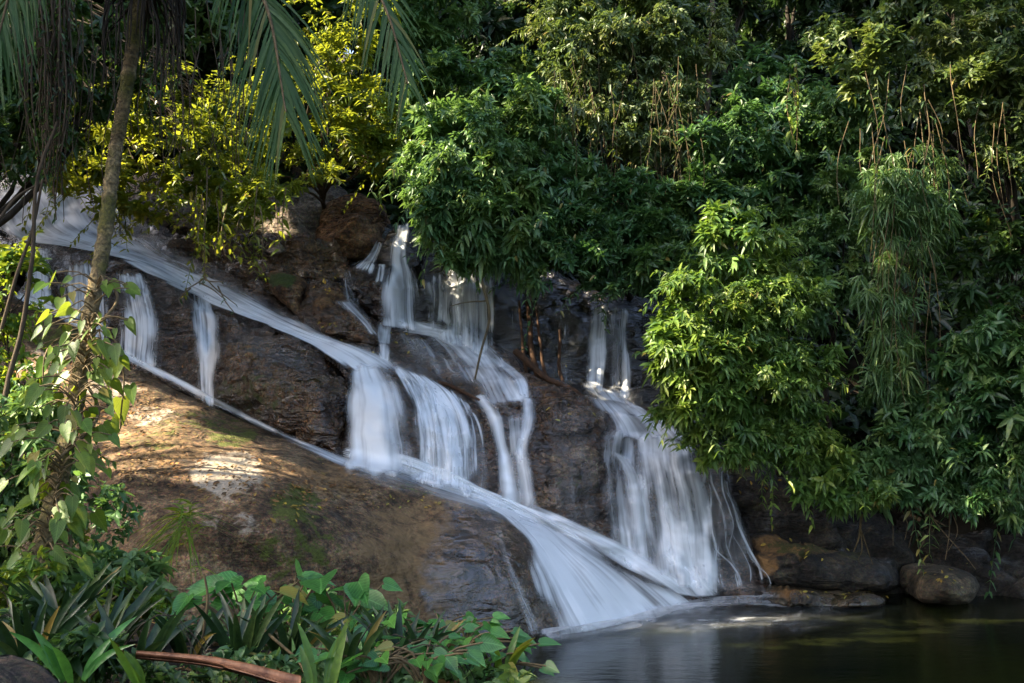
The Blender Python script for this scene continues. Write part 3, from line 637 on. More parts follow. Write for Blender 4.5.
water('shoulder_water', 'white film of water spreading over the shoulder of the right fall', [
    dict(L=[(574, 378), (588, 400), (600, 425), (600, 445)], R=[(634, 394), (650, 410), (676, 424), (704, 446)], n=40, m=28, dens=.72, edge=.14, fade=(.1, .1))])
water('right_fall_water', 'wide stepped waterfall of many strands on the right, ending in the pool', [
    dict(L=[(600, 424), (598, 460), (600, 500), (606, 560)], R=[(650, 432), (648, 470), (655, 520), (662, 585)], n=50, m=34, dens=.56, edge=.1, fall=1),
    dict(L=[(632, 430), (634, 480), (640, 520), (650, 585)], R=[(698, 440), (708, 480), (716, 520), (722, 596)], n=50, m=40, dens=.72, edge=.1, fade=(.04, .03), fall=1),
    dict(L=[(598, 448), (616, 462), (626, 500), (632, 560)], R=[(614, 446), (636, 465), (648, 500), (654, 575)], n=50, m=14, dens=.85, edge=.3, off=.1, fall=1),
    dict(L=[(642, 485), (652, 500), (660, 545), (664, 588)], R=[(690, 488), (708, 510), (714, 545), (718, 592)], n=40, m=26, dens=.72, edge=.25, off=.12, fade=(.35, .03), fall=1),
    dict(L=[(656, 556), (676, 575), (690, 598)], R=[(680, 540), (704, 572), (722, 596)], n=24, m=12, dens=.85, off=.1)])
def trickles():
    S = []
    for (x0, y0, x1, y1, wd) in [(703, 452, 706, 590, 9), (712, 455, 738, 592, 7), (718, 458, 764, 592, 8), (707, 470, 722, 590, 8), (722, 470, 752, 590, 6), (728, 490, 768, 596, 7), (700, 500, 745, 598, 6), (724, 460, 730, 560, 5)]:
        n = 7; t = np.linspace(0, 1, n)
        st = np.floor(t * 3.99) / 3.0                      # runs sideways on each small ledge, then drops
        x = x0 + (x1 - x0) * (.45 * t + .55 * np.clip(st, 0, 1)) + rng.normal(size=n) * 2.5
        P = np.stack([x, y0 + (y1 - y0) * t], -1)
        S.append(dict(L=(P - [wd / 2, 0]).tolist(), R=(P + [wd / 2, 0]).tolist(), n=40, m=7, dens=.66, edge=.32, off=.05, fade=(.25, .1), smooth=1))
    S.append(dict(L=[(700, 450), (706, 500), (704, 596)], R=[(728, 458), (750, 530), (772, 598)], n=40, m=24, dens=.46, edge=.12, smooth=1))
    for a, b in [((706, 512), (730, 519)), ((722, 548), (750, 560))]:
        S.append(dict(L=[(a[0], a[1]), (b[0], b[1])], R=[(a[0], a[1] + 7), (b[0], b[1] + 7)], n=20, m=6, dens=.6, edge=.35, fade=(.4, .4)))
    water('trickle_water', 'net of thin trickles on the stepped rock at the right end of the falls', S, 'veil')
trickles()
water('fan_water', 'broad fan of milky water sliding off the granite slab into the pool', [
    dict(L=[(334, 448), (380, 456), (420, 470), (480, 490), (545, 512)], R=[(346, 482), (395, 492), (440, 506), (495, 522), (560, 546)], n=60, m=20, dens=.95, off=.12, edge=.45, fade=(.1, .2)),
    dict(L=[(340, 455), (400, 476), (450, 493), (486, 508), (510, 530), (528, 570), (547, 642)], R=[(345, 446), (410, 456), (480, 484), (540, 514), (600, 546), (650, 572), (700, 608)], n=90, m=50, dens=lambda t, u: .97 - .42 * np.clip((.28 - u) * 3, 0, 1) * np.clip((t - .4) * 3, 0, 1) - .38 * np.exp(-((u - .80) / .07) ** 2) * np.clip((t - .55) * 4, 0, 1) , edge=(.10, .08), fade=(.03, .01), off=.07, uw=2.2),
    dict(L=[(500, 500), (560, 530), (610, 560), (665, 592)], R=[(510, 494), (580, 522), (650, 556), (706, 600)], n=40, m=18, dens=.9, off=.1, edge=.2, fade=(.2, .02)),
    dict(L=[(492, 528), (502, 560), (515, 600), (530, 640)], R=[(502, 524), (512, 560), (530, 600), (548, 636)], n=40, m=10, dens=.45, edge=.2)], cat='stream')

# the pool
def pool():
    m, t = newmat('pool_water'); g = NG(t)
    co = g.n('TexCoord').outputs['Object']
    r1 = g.noise(g.n('Mapping', i_Vector=co, i_Scale=(1.2, 3.2, 1)).outputs[0], 2.2, 3, .5)
    r2 = g.noise(g.n('Mapping', i_Vector=co, i_Scale=(2, 7, 1)).outputs[0], 5., 2, .5)
    b = g.n('Bump', i_Strength=.11, i_Distance=.05, i_Height=g.math('ADD', r1, g.math('MULTIPLY', r2, .35)))
    col = g.ramp(g.noise(co, .5, 3), [(.35, (.002, .004, .002)), (.65, (.011, .013, .003))])
    p = g.n('BsdfPrincipled', i_Base_Color=col, i_Roughness=.13, i_Normal=b.outputs[0])
    p.inputs['IOR'].default_value = 1.33
    g.done(p.outputs[0])
    X = np.linspace(-3, 14, 60); Y = np.linspace(-12, 16, 80)
    gx, gy = np.meshgrid(X, Y)
    V = np.stack([gx, gy, 0 * gx], -1).reshape(-1, 3)
    n, mm = gx.shape
    i = (np.arange(n - 1)[:, None] * mm + np.arange(mm - 1)[None]).ravel()
    tag(build('pool_water', V, np.stack([i, i + 1, i + mm + 1, i + mm], -1), m), 'dark still pool at the foot of the falls', 'pool', kind='structure')
pool()
water('froth_water', 'soft white froth where the right fall meets the pool', [dict(L=[(628, 594), (700, 586), (780, 596)], R=[(640, 616), (715, 614), (792, 608)], n=50, m=16, z=.05, dens=.95, edge=.45, fade=(.2, .2), lump=.22)], 'foam', 'foam')
water('foam_water', 'white foam drifting across the pool from the foot of the falls', [
    dict(L=[(540, 628), (600, 612), (650, 602), (710, 596), (770, 598), (840, 603), (905, 605)], R=[(552, 638), (620, 630), (680, 624), (740, 616), (800, 616), (850, 616), (912, 608)], n=80, m=18, z=.015, dens=lambda t, u: (1.25 - .5 * u) * (1 - .45 * t), edge=(.04, .55), fade=(.02, .4), lump=.14),
    dict(L=[(640, 606), (720, 602), (820, 602), (910, 604)], R=[(640, 644), (720, 642), (800, 636), (890, 618)], n=60, m=24, z=.012, dens=lambda t, u: .62 - .25 * t + 0 * u, edge=.35, fade=(.2, .4), lump=.02),
    dict(L=[(536, 630), (600, 614), (650, 602), (700, 596)], R=[(550, 648), (630, 642), (690, 634), (745, 622)], n=60, m=18, z=.03, dens=lambda t, u: 1.25 - .75 * u + 0 * t, edge=(.06, .6), fade=(.02, .2), lump=.16)], 'foam', 'foam')

# ------------------------------------------------------------------ foliage
def leaf_mesh(P, D, U, Ln, wr, droop=.25, fold=.12):
    """P base, D direction, U leaf normal, Ln length; six vertices a leaf"""
    n = len(P); D = nrm(D); S = nrm(np.cross(D, U)); U = np.cross(S, D)
    Ln = np.broadcast_to(Ln, (n,)); wr = np.broadcast_to(wr, (n,)); dr = np.broadcast_to(droop, (n,))
    W = Ln * wr
    def pt(t, s, up):
        return P + D * (Ln * t)[:, None] + S * (W * s)[:, None] + U * (Ln * up)[:, None] - np.array([0, 0, 1.]) * (dr * Ln * t * t)[:, None]
    V = np.stack([pt(0, 0, 0), pt(.32, -.46, fold * wr * 2), pt(.32, .46, fold * wr * 2), pt(.36, 0, 0), pt(.70, -.34, fold * wr), pt(.70, .34, fold * wr), pt(1., 0, 0)], 1)
    k = (np.arange(n) * 7)[:, None]
    F_ = np.stack([np.hstack([k, k + 2, k + 3]), np.hstack([k, k + 3, k + 1]), np.hstack([k + 3, k + 2, k + 5]), np.hstack([k + 3, k + 5, k + 6]), np.hstack([k + 3, k + 6, k + 4]), np.hstack([k + 3, k + 4, k + 1])], 1)
    return V.reshape(-1, 3), F_.reshape(-1, 3)
def rosettes(P, axis, nl, Ln, wr, droop, spread=1., jl=.3):
    """a whorl of nl leaves at every shoot tip"""
    n = len(P); axis = nrm(axis)
    ref = nrm(rng.normal(size=(n, 3))); A = nrm(np.cross(axis, ref)); B = np.cross(axis, A)
    th = (np.arange(nl) * 2.39996)[None] + rng.uniform(0, 6.3, (n, 1))
    tilt = rng.uniform(.25, 1., (n, nl)) * spread
    rad = A[:, None] * np.cos(th)[..., None] + B[:, None] * np.sin(th)[..., None]
    D = axis[:, None] * (1.05 - tilt)[..., None] + rad * (.35 + tilt)[..., None]
    D = D.reshape(-1, 3)
    U = np.repeat(axis, nl, 0) + np.array([0, 0, .5]) + rng.normal(size=D.shape) * .25
    Pb = np.repeat(P, nl, 0) - np.repeat(axis, nl, 0) * (rng.uniform(0, 1.0, (n * nl, 1)) * Ln * .7)
    l = Ln * rng.uniform(1 - jl, 1 + jl, n * nl)
    rn = np.clip(np.repeat(rng.uniform(0, 1, n), nl) * .5 + rng.uniform(0, 1, n * nl) * .5, 0, 1)
    V, Fc = leaf_mesh(Pb, D, U, l, wr, droop * rng.uniform(.4, 1.6, n * nl))
    return V, Fc, np.repeat(rn, 6)
def join(parts):
    Vs, Fs, Rs, k = [], [], [], 0
    for V, Fc, r in parts:
        Vs.append(V); Fs.append(Fc + k); Rs.append(r); k += len(V)
    return np.vstack(Vs), np.vstack(Fs), np.concatenate(Rs)
def blob_shoots(blobs, n, front=.68, lump=.38, freq=1.6, seed=0., per=13, rc=.24, holes=.12):
    """shoot tips gathered into branch-end clumps over the skin of some ellipsoids given in picture units (px, py, depth, rx, ry[, depth radius])"""
    ar = np.array([b[3] * b[4] for b in blobs], float); ar /= ar.sum()
    Ps, Ns = [], []
    for b, a in zip(blobs, ar):
        k = max(3, int(n * a / per * 1.15))
        c = np.array(at(*b[:3])); s = b[2] / F
        r = np.array([b[3] * s, (b[5] if len(b) > 5 else .8 * min(b[3], b[4]) * s), b[4] * s])
        d = nrm(rng.normal(size=(k, 3)))
        fl = rng.uniform(size=k) < (front - .5) * 2
        d[:, 1] = np.where(fl, -np.abs(d[:, 1]), d[:, 1])
        h = np.array([noise.noise(Vector(x) * freq + Vector(c) + Vector((seed, 0, 0))) for x in d])
        rad = np.clip(.86 + lump * h + rng.normal(size=k) * .17, .35, 1.4)
        q = c + d * rad[:, None] * r
        out = nrm(d / r)
        size = np.clip(min(r[0], r[2]) * .42, .12, rc * 1.3) * rng.uniform(.6, 1.35, k)
        m = np.maximum(3, (per * (size / (rc * .9)) ** 1.4 * rng.uniform(.7, 1.3, k)).astype(int))
        I = np.repeat(np.arange(k), m)
        o = nrm(rng.normal(size=(len(I), 3)) + out[I] * .8 + np.array([0, 0, .55]))
        sc_ = rng.uniform(.45, 1.05, (len(I), 1)) * size[I][:, None]
        Ps.append(q[I] + o * sc_ * np.array([1.15, 1.15, .75])); Ns.append(nrm(o * .8 + out[I] * .5))
    return np.vstack(Ps), np.vstack(Ns)
def limbs(base, tips, r0, nmain=5, per=4, sag=.1, seed=0, fork=None):
    """a trunk that forks into limbs and twigs towards some of the shoot tips"""
    lines = []
    base = np.array(base, float)
    cen = tips.mean(0)
    fork = base + (cen - base) * .55 if fork is None else np.array(fork, float)
    tr = wob(spline([base, base + (fork - base) * .5 + rng.normal(size=3) * .1, fork], 10), .12, .8, seed)
    lines.append((tr, np.linspace(r0, r0 * .62, 10)))
    mains = tips[rng.choice(len(tips), min(nmain, len(tips)), False)]
    for mnd in mains:
        end = fork + (mnd - fork) * .8
        mid = (fork + end) / 2 + np.array([0, 0, .12 * np.linalg.norm(end - fork)]) + rng.normal(size=3) * .12
        st = tr[rng.integers(6, 10)]
        ln = wob(spline([st, mid, end], 9), .12, 1.1, seed + 3)
        lines.append((ln, np.linspace(r0 * .45, r0 * .12, 9)))
        dd = np.linalg.norm(tips - end, axis=1)
        for q in np.argsort(dd)[:per * 3:3]:
            s0 = ln[rng.integers(4, 9)]
            lines.append((wob(spline([s0, (s0 + tips[q]) / 2 + np.array([0, 0, .06]), tips[q]], 6), .06, 2., seed + 5), np.linspace(r0 * .13, r0 * .04 + .002, 6)))
    return lines
def sprays(P, N, k, ln, Ln, wr, droop, down=.55):
    """arching leafy shoots that stand out of the crown"""
    i = rng.choice(len(P), min(k, len(P)), False)
    lines, Pl, Dl = [], [], []
    for p, n in zip(P[i], N[i]):
        l = ln * rng.uniform(.5, 1.3)
        d = nrm((n + rng.normal(size=3) * .45)[None])[0]
        t = np.linspace(0, 1, 8)[:, None]
        c = p - d * l * .35 + d * l * t * 1.3 - np.array([0, 0, 1]) * (down * l * t ** 2)
        lines.append((c, np.linspace(.007, .003, 8)))
        m = max(4, int(l / (Ln * .42)))
        q = spline(c, m)[1:]; T = nrm(np.gradient(q, axis=0)) if len(q) > 2 else np.tile(d, (len(q), 1))
        sd = nrm(np.cross(T, np.array([0, 0, 1.]) + rng.normal(size=3) * .3))
        for s in (-1, 1):
            Pl.append(q + rng.normal(size=q.shape) * .008); Dl.append(T * .6 + sd * s + rng.normal(size=q.shape) * .3)
    Pl, Dl = np.vstack(Pl), np.vstack(Dl)
    V, Fc = leaf_mesh(Pl, Dl, rng.normal(size=Pl.shape) * .4 + np.array([0, -.2, 1]), Ln * rng.uniform(.55, 1.1, len(Pl)), wr, droop)
    return (V, Fc, np.repeat(rng.uniform(0, 1, len(Pl)), 6)), lines
def scatter_blobs(blobs, kids):
    out = []
    for b in blobs:
        out.append((b[0], b[1], b[2], b[3] * .82, b[4] * .82))
        for _ in range(kids):
            a = rng.uniform(0, 6.28); f = rng.uniform(.28, .55); e = rng.uniform(.55, .95)
            out.append((b[0] + math.cos(a) * b[3] * e, b[1] + math.sin(a) * b[4] * e, b[2] + rng.uniform(-.8, .3) * b[3] / F * b[2] * .6, b[3] * f, b[4] * f * rng.uniform(.7, 1.1)))
    return out
def shrub(name, label, cat, blobs, n, Ln, wr, mat, base, r0=.05, droop=.3, nl=7, up=.45, out=.8, bark='bark_dark', group=None, front=.68, lump=.38, spread=1., crown='crown', trunk='trunk',
          hang=0., nmain=6, per=5, freq=1.6, filt=None, fork=None, kids=3, nsp=None, lsp=.5, down=.55):
    seed = len(label) * 1.37 + blobs[0][0]
    P, N = blob_shoots(scatter_blobs(blobs, kids), n, front=front, lump=lump, freq=freq, seed=seed)
    if filt is not None:
        k = filt(P); P, N = P[k], N[k]
    ax = N * out + np.array([0, 0, up]) + rng.normal(size=P.shape) * .5
    parts = []
    cls = rng.integers(0, 3, len(P))
    big = np.array([noise.noise(Vector(p) * 1.1 + Vector((seed, 0, 0))) for p in P])
    for c, f in enumerate((.68, .95, 1.25)):
        k = np.digitize(big + rng.normal(size=len(P)) * .15, (-.12, .18)) == c
        if k.sum() > 2: parts.append(rosettes(P[k], ax[k], nl, Ln * f, wr * (1.1 - .1 * c), droop * rng.uniform(.6, 1.2), spread))
    sp, lines = sprays(P, N, int(len(P) / 28) if nsp is None else nsp, lsp, Ln * .9, wr, droop, down)
    parts.append(sp)
    Vl, Ql = tubes(lines, 4)
    parts.append((Vl, np.vstack([Ql[:, :3], Ql[:, [0, 2, 3]]]), np.full(len(Ql) * 2, .1)))
    V, Fc, rn = join(parts)
    root = empty(name, tuple(base), label, cat, group)
    build(crown, V, Fc, L[mat], root, fattr={'rnd': rn})
    Vt, Ft = tubes(limbs(base, P, r0, nmain, per, seed=seed, fork=fork), 6)
    build(trunk, Vt, Ft, M[bark], root, smooth=True)
    return root, P
def foot(px, d):
    """a rooting point on the ground under a picture column at depth d"""
    x = (px - CX) / F * d
    return (x, d, ground(x, d) - .05)

# --- sun gaps: places where the photograph shows sun; the added canopy is cut open along the sight lines from them to the sun
LIT = [(at(*p), r) for p, r in [((110, 395, 13.6), .75), ((160, 430, 12.6), .85), ((205, 465, 11.6), .9), ((250, 468, 11.6), .5), ((225, 480, 11.2), .65), ((110, 385, 13.9), .7), ((55, 365, 14.6), .55),
       ((250, 190, 10.8), 1.0), ((180, 150, 10.5), 1.0), ((225, 120, 10.8), .9), ((210, 210, 10.6), .8), ((150, 130, 10.4), .8),
       ((330, 120, 15.3), 1.3), ((370, 140, 15.8), .9), ((300, 60, 15.4), 1.6), ((365, 60, 15.5), 1.4), ((20, 300, 8.5), .7), ((90, 400, 6.7), .6), ((70, 330, 7.1), .5), ((40, 440, 6.8), .55), ((25, 370, 7.8), .6), ((70, 490, 6.4), .4),
       ((480, 170, 14.2), .5), ((620, 40, 15.6), 1.2), ((600, 110, 15.4), 1.), ((660, 60, 15.6), .8), ((560, 50, 15.6), .7), ((690, 300, 12.0), .6), ((735, 250, 12.3), .5), ((670, 345, 11.9), .5), ((760, 395, 12.1), .3), ((850, 40, 12.6), .7), ((900, 180, 12.8), .4), ((890, 90, 12.6), .4),
       ((270, 215, 17.9), .5), ((585, 320, 15.8), .3), ((880, 260, 12.8), .3), ((720, 215, 12.6), .35)]]
def open_gap(P, grow=1.):
    keep = np.ones(len(P), bool)
    S = np.array(SUN)
    for q, r in LIT:
        v = P - np.array(q); t = v @ S
        d = np.linalg.norm(v - t[:, None] * S, axis=1)
        keep &= ~((t > 1.8) & (d < r * rng.uniform(.75, 1.15, len(P)) + .12 * grow))
    return keep

def canopy():  # added trees: crowns out of frame, clumps set up-sun to shade the falls
    S = np.array(SUN)
    px = rng.uniform(-170, 1120, 16000); py = rng.uniform(-20, 700, 16000); d = rng.uniform(4.5, 21.5, 16000)
    Q = atn(px, py, d)
    veg = (px > 395) & (py < 200 + .28 * (px - 395)) & ((py < 300) | (px > 640))
    dap = np.array([noise.noise(Vector(q) * .85) for q in Q - S * (Q @ S)[:, None]])
    Q = Q[~(veg & (d > 12.3) & (dap > -.10))]
    k = 9000                                           # the falls, the ledges and the pool lie in shade
    Q = np.vstack([Q, atn(rng.uniform(330, 1060, k), rng.uniform(330, 660, k), rng.uniform(11., 14.6, k)), atn(rng.uniform(-20, 560, k), rng.uniform(200, 420, k), rng.uniform(13.5, 18, k)), atn(rng.uniform(310, 660, k), rng.uniform(225, 420, k), rng.uniform(14., 16.8, k))])
    C = Q + S * rng.uniform(15, 21, (len(Q), 1)) + rng.normal(size=(len(Q), 3)) * .4
    u, v = topix(C)
    keep = ~((u > -40) & (u < 1064) & (v > -45)) & open_gap(C)
    C = C[keep]
    # thin: no more than a few clumps in a cell
    key = np.floor(C / .8).astype(int); _, first = np.unique(key, axis=0, return_index=True)
    C = C[first]
    spots = [(-15, 4), (-17, 9), (-15, 15), (-13, 20), (-9, 24)]
    words = ['nearest the camera', 'second from the camera', 'level with the left bush', 'uphill of the stream head', 'farthest back']
    own = np.argmin([((C[:, :2] - np.array(s)) ** 2).sum(1) for s in spots], 0)
    for k, (sx, sy) in enumerate(spots):
        T = C[own == k]
        if len(T) < 20: continue
        root = empty('added_shade_tree', (sx, sy, ground(sx, sy)), 'tall rainforest tree added to shade the falls, crown out of view, ' + words[k], 'tree', 'tall trees added for shade')
        P = np.repeat(T, 6, 0) + rng.normal(size=(len(T) * 6, 3)) * .38
        P = P[open_gap(P, .8)]
        V, Fc, rn = rosettes(P, rng.normal(size=P.shape) * .6 + np.array([0, 0, 1]), 6, .42, .42, .3)
        build('crown', V, Fc, L['dark'], root, fattr={'rnd': rn})
        Vt, Ft = tubes(limbs((sx, sy, ground(sx, sy) - .2), T, .28, 8, 3))
        build('trunk', Vt, Ft, M['bark_dark'], root, smooth=True)
canopy()
def rim():  # added trees out of frame, cutting sky light from the right and behind
    for k, (x, y, word) in enumerate([(11, 9, 'on the right bank beside the pool'), (12.5, 3, 'on the right bank near the camera'), (8, -7, 'behind the camera to the right'), (12, 15, 'at the back of the right bank'), (-9, -5, 'behind the camera to the left')]):
        z = ground(x, y); root = empty('added_shade_tree', (x, y, z), 'tall dark rainforest tree added out of view to darken the pool, ' + word, 'tree', 'tall trees added for shade')
        T = np.array([x, y, z + 8.5]) + nrm(rng.normal(size=(420, 3))) * rng.uniform(.5, 1, (420, 1)) * np.array([3.6, 3.6, 5.5])
        u, v = topix(T); T = T[(T[:, 1] < .5) | (u > 1090) | (u < -60)]
        P = np.repeat(T, 4, 0) + rng.normal(size=(len(T) * 4, 3)) * .35
        u, v = topix(P); P = P[(P[:, 1] < .5) | (u > 1050) | (u < -30)]
        V, Fc, rn = rosettes(P, rng.normal(size=P.shape) * .6 + np.array([0, 0, 1]), 6, .42, .42, .3)
        build('crown', V, Fc, L['dark'], root, fattr={'rnd': rn})
        Vt, Ft = tubes(limbs((x, y, z - .2), T, .26, 8, 3)); build('trunk', Vt, Ft, M['bark_dark'], root, smooth=True)
rim()

# --- far forest on the hillside
def forest():
    words = ['far left', 'left of the chestnut boulder', 'behind the chestnut boulder', 'behind the palm frond tip', 'behind the centre shrub', 'left of the vine curtain', 'behind the vine curtain', 'right of the vine curtain', 'behind the leafy bank', 'above the leafy bank', 'under the overhanging tree', 'at the far right']
    cols = [-40, 80, 180, 300, 420, 500, 600, 700, 790, 880, 960, 1060]
    for k, px in enumerate(cols + [c + 50 for c in cols]):
        far = k >= len(cols); d = rng.uniform(27, 32) if far else rng.uniform(21, 25)
        b = foot(px, d)
        bl = []
        for _ in range(10):
            bl.append((px + rng.uniform(-75, 75), rng.uniform(-120, 240), d + rng.uniform(-2, 2), rng.uniform(45, 75), rng.uniform(40, 65)))
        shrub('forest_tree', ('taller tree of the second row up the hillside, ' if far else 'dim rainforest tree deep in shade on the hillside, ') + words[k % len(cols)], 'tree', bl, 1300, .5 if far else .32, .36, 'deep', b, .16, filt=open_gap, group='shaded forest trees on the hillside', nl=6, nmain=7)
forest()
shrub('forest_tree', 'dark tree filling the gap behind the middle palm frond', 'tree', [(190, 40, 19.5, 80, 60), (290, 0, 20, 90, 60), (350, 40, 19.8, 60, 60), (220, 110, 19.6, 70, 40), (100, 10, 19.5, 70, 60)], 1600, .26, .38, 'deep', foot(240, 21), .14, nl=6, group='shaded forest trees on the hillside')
def undergrowth():
    px = rng.uniform(-80, 1110, 12000); d = rng.uniform(13.5, 36, 12000)
    x = (px - CX) / F * d
    z = ground_np(x, d)
    P = np.stack([x, d, z + rng.uniform(0, .7, len(x))], -1)
    P = P[(z > .5)]
    V, Fc, rn = rosettes(P, rng.normal(size=P.shape) * .5 + np.array([0, -.4, 1]), 7, .36, .32, .5)
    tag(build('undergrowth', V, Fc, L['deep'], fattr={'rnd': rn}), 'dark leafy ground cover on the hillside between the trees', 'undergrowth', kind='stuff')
undergrowth()

# --- shrubs and trees round the falls
shrub('leafy_shrub', 'big glossy shrub with drooping mid green leaves, overhanging the upper falls in the centre', 'shrub',
      [(470, 165, 15, 62, 62), (446, 205, 14.7, 34, 48), (504, 222, 14.8, 58, 48), (520, 160, 15.2, 50, 60), (450, 248, 14.6, 22, 18), (432, 190, 14.8, 24, 34), (484, 250, 14.7, 42, 24), (535, 250, 14.9, 36, 30)], 3400, .165, .35, 'mid', at(500, 262, 16.8), .07, droop=.45, nl=8)
shrub('upper_shrub', 'dim green shrub climbing the hillside above the glossy centre shrub', 'shrub',
      [(455, 95, 17, 60, 45), (420, 60, 17.3, 34, 50), (500, 80, 17.2, 50, 40), (400, 120, 17, 28, 45), (440, 20, 17.6, 50, 40)], 1500, .19, .34, 'mid', foot(450, 18.4), .06, droop=.4)
shrub('vine_curtain_tree', 'sunlit olive tree smothered in small leaved creepers, top centre', 'tree',
      [(620, 30, 16, 80, 50), (575, 40, 15.9, 45, 55), (660, 70, 16, 50, 65), (605, 100, 15.8, 60, 50), (650, 130, 15.9, 48, 45), (565, 100, 15.8, 30, 40), (690, 30, 16.3, 40, 40), (585, -20, 16.2, 60, 40)], 3800, .11, .38, 'olive', foot(625, 17.6), .12, droop=.5, nl=7, up=.0, out=.7)
shrub('fall_shrub', 'blue green shrub spreading low over the dark recess, right of the centre shrub', 'shrub',
      [(600, 240, 14.9, 70, 40), (555, 272, 14.7, 40, 24), (655, 255, 14.9, 52, 40), (620, 200, 15.2, 70, 40), (600, 285, 14.7, 44, 18), (680, 215, 15.2, 40, 45), (545, 225, 15, 36, 34)], 2800, .135, .36, 'teal', at(630, 300, 16.5), .06, droop=.25, nl=8)
shrub('bright_shrub', 'bright green bushy shrub, the most sunlit, leaning over the right fall', 'shrub',
      [(735, 245, 12.7, 48, 42), (702, 310, 12.4, 46, 48), (765, 300, 12.7, 48, 52), (690, 370, 12.3, 50, 34), (750, 380, 12.4, 56, 46), (800, 380, 12.6, 40, 44), (795, 440, 12.5, 62, 36), (735, 435, 12.5, 55, 26), (840, 480, 12.6, 40, 30), (866, 502, 12.5, 22, 16), (670, 400, 12.3, 28, 20)], 5400, .122, .37, 'bright', at(780, 470, 14.3), .07, droop=.45, nl=8)
shrub('bank_shrub', 'dense dull green shrub mid right, between the olive tree and the hanging bamboo', 'shrub',
      [(740, 150, 15.5, 50, 50), (790, 130, 15.8, 50, 55), (720, 200, 15.3, 36, 36), (780, 200, 15.2, 50, 44), (835, 170, 15.3, 36, 55), (760, 90, 16, 50, 40)], 2600, .155, .35, 'teal', foot(770, 16.6), .07, droop=.35)
shrub('slope_shrub', 'small leaved dark shrub in the shade left of the hanging bamboo', 'shrub',
      [(830, 250, 14.5, 36, 50), (850, 200, 14.7, 30, 50), (815, 300, 14.3, 30, 40), (840, 120, 15.2, 40, 40)], 1400, .13, .38, 'mid', foot(835, 15.6), .05, droop=.4)
shrub('overhang_tree', 'dark tree with a fringe of small sunlit leaves overhanging the top right corner', 'tree',
      [(860, 40, 13, 46, 34), (920, 20, 13.2, 60, 40), (985, 40, 13, 55, 50), (890, 90, 13, 40, 26), (960, 90, 12.9, 60, 40), (1010, 110, 12.8, 36, 40), (930, -30, 13.2, 110, 30), (1000, 160, 12.9, 34, 16)], 2800, .12, .42, 'olive', foot(1090, 15.2), .14, droop=.3, nl=7)
shrub('bamboo_clump', 'drooping pale bamboo with narrow leaves hanging like a curtain on the right', 'bamboo',
      [(905, 180, 12.9, 38, 40), (890, 240, 12.8, 28, 45), (885, 300, 12.8, 24, 45), (895, 360, 12.8, 26, 40), (915, 220, 12.9, 24, 36), (880, 200, 13, 22, 36)], 1900, .16, .17, 'bamboo', foot(930, 15.4), .04, droop=.9, nl=7, up=-.5, out=.7, bark='straw', front=.62)
shrub('right_shrub', 'dusky shrub with broad leaves on the right bank below the bamboo', 'shrub',
      [(905, 440, 12.9, 44, 40), (870, 480, 12.9, 36, 26), (930, 480, 13, 42, 32), (900, 400, 13, 30, 26)], 1500, .15, .36, 'mid', foot(915, 15), .05, droop=.4)
shrub('edge_shrub', 'sprawling deep green shrub filling the right edge of the picture above the pool', 'shrub',
      [(975, 400, 12.9, 42, 60), (1010, 340, 12.8, 36, 50), (1005, 450, 12.6, 40, 50), (965, 470, 12.9, 36, 36), (1040, 400, 12.6, 40, 80), (1000, 500, 12.5, 44, 24), (960, 340, 13.2, 30, 30)], 2600, .155, .36, 'teal', foot(1000, 15.2), .06, droop=.4)
shrub('shade_shrub', 'small shrub half lost in shadow under the overhanging tree', 'shrub',
      [(985, 270, 13.4, 36, 36), (960, 240, 13.6, 26, 26), (1020, 230, 13.3, 30, 40)], 320, .18, .34, 'dark', foot(990, 15.4), .04, droop=.4)

# --- backlit trees on the left
shrub('backlit_tree', 'glowing yellow green tree with thin drooping branches over the chestnut boulder', 'tree',
      [(340, 70, 15.6, 54, 40), (370, 115, 15.9, 40, 46), (310, 125, 15.5, 56, 40), (345, 140, 15.7, 50, 34), (290, 170, 15.3, 54, 30), (378, 150, 16, 26, 30), (262, 195, 15.2, 34, 16), (285, 60, 15.6, 46, 40), (330, 20, 15.7, 56, 30), (240, 120, 15.6, 50, 50)], 1500, .125, .42, 'yellow', foot(330, 19.5), .06, droop=.25, nl=5, lump=.5, nmain=12, per=6, bark='bark', nsp=140, lsp=.62, down=.6, kids=5)
shrub('leaning_tree', 'backlit yellow green tree reaching in from the left behind the palm trunk', 'tree',
      [(170, 150, 10.6, 50, 36), (230, 120, 11, 50, 40), (215, 180, 10.6, 46, 26), (150, 200, 10.4, 36, 22), (250, 200, 10.8, 40, 18), (170, 90, 11, 50, 30), (80, 180, 10.2, 40, 24), (225, 222, 10.8, 26, 10), (110, 150, 10.4, 36, 30)], 850, .095, .44, 'yellow', (-7.6, 10.6, ground(-7.6, 10.6)), .05, fork=(-6.6, 10.9, 7.2), droop=.2, nl=5, lump=.55, nmain=12, per=6, bark='bark', front=.6, nsp=130, lsp=.5, down=.6, kids=5)
shrub('corner_tree', 'dusky leafy tree crowding the top left corner behind the palm fronds', 'tree',
      [(20, 60, 9.5, 60, 50), (90, 40, 9.6, 50, 44), (60, 110, 9.4, 46, 40), (150, 60, 9.8, 34, 40), (200, 20, 10, 60, 34), (120, 100, 9.6, 30, 30), (20, 150, 9.2, 34, 30)], 1500, .13, .4, 'dark', (-7.2, 9.2, ground(-7.2, 9.2)), .12, droop=.35, nl=6, lump=.5, nmain=10)
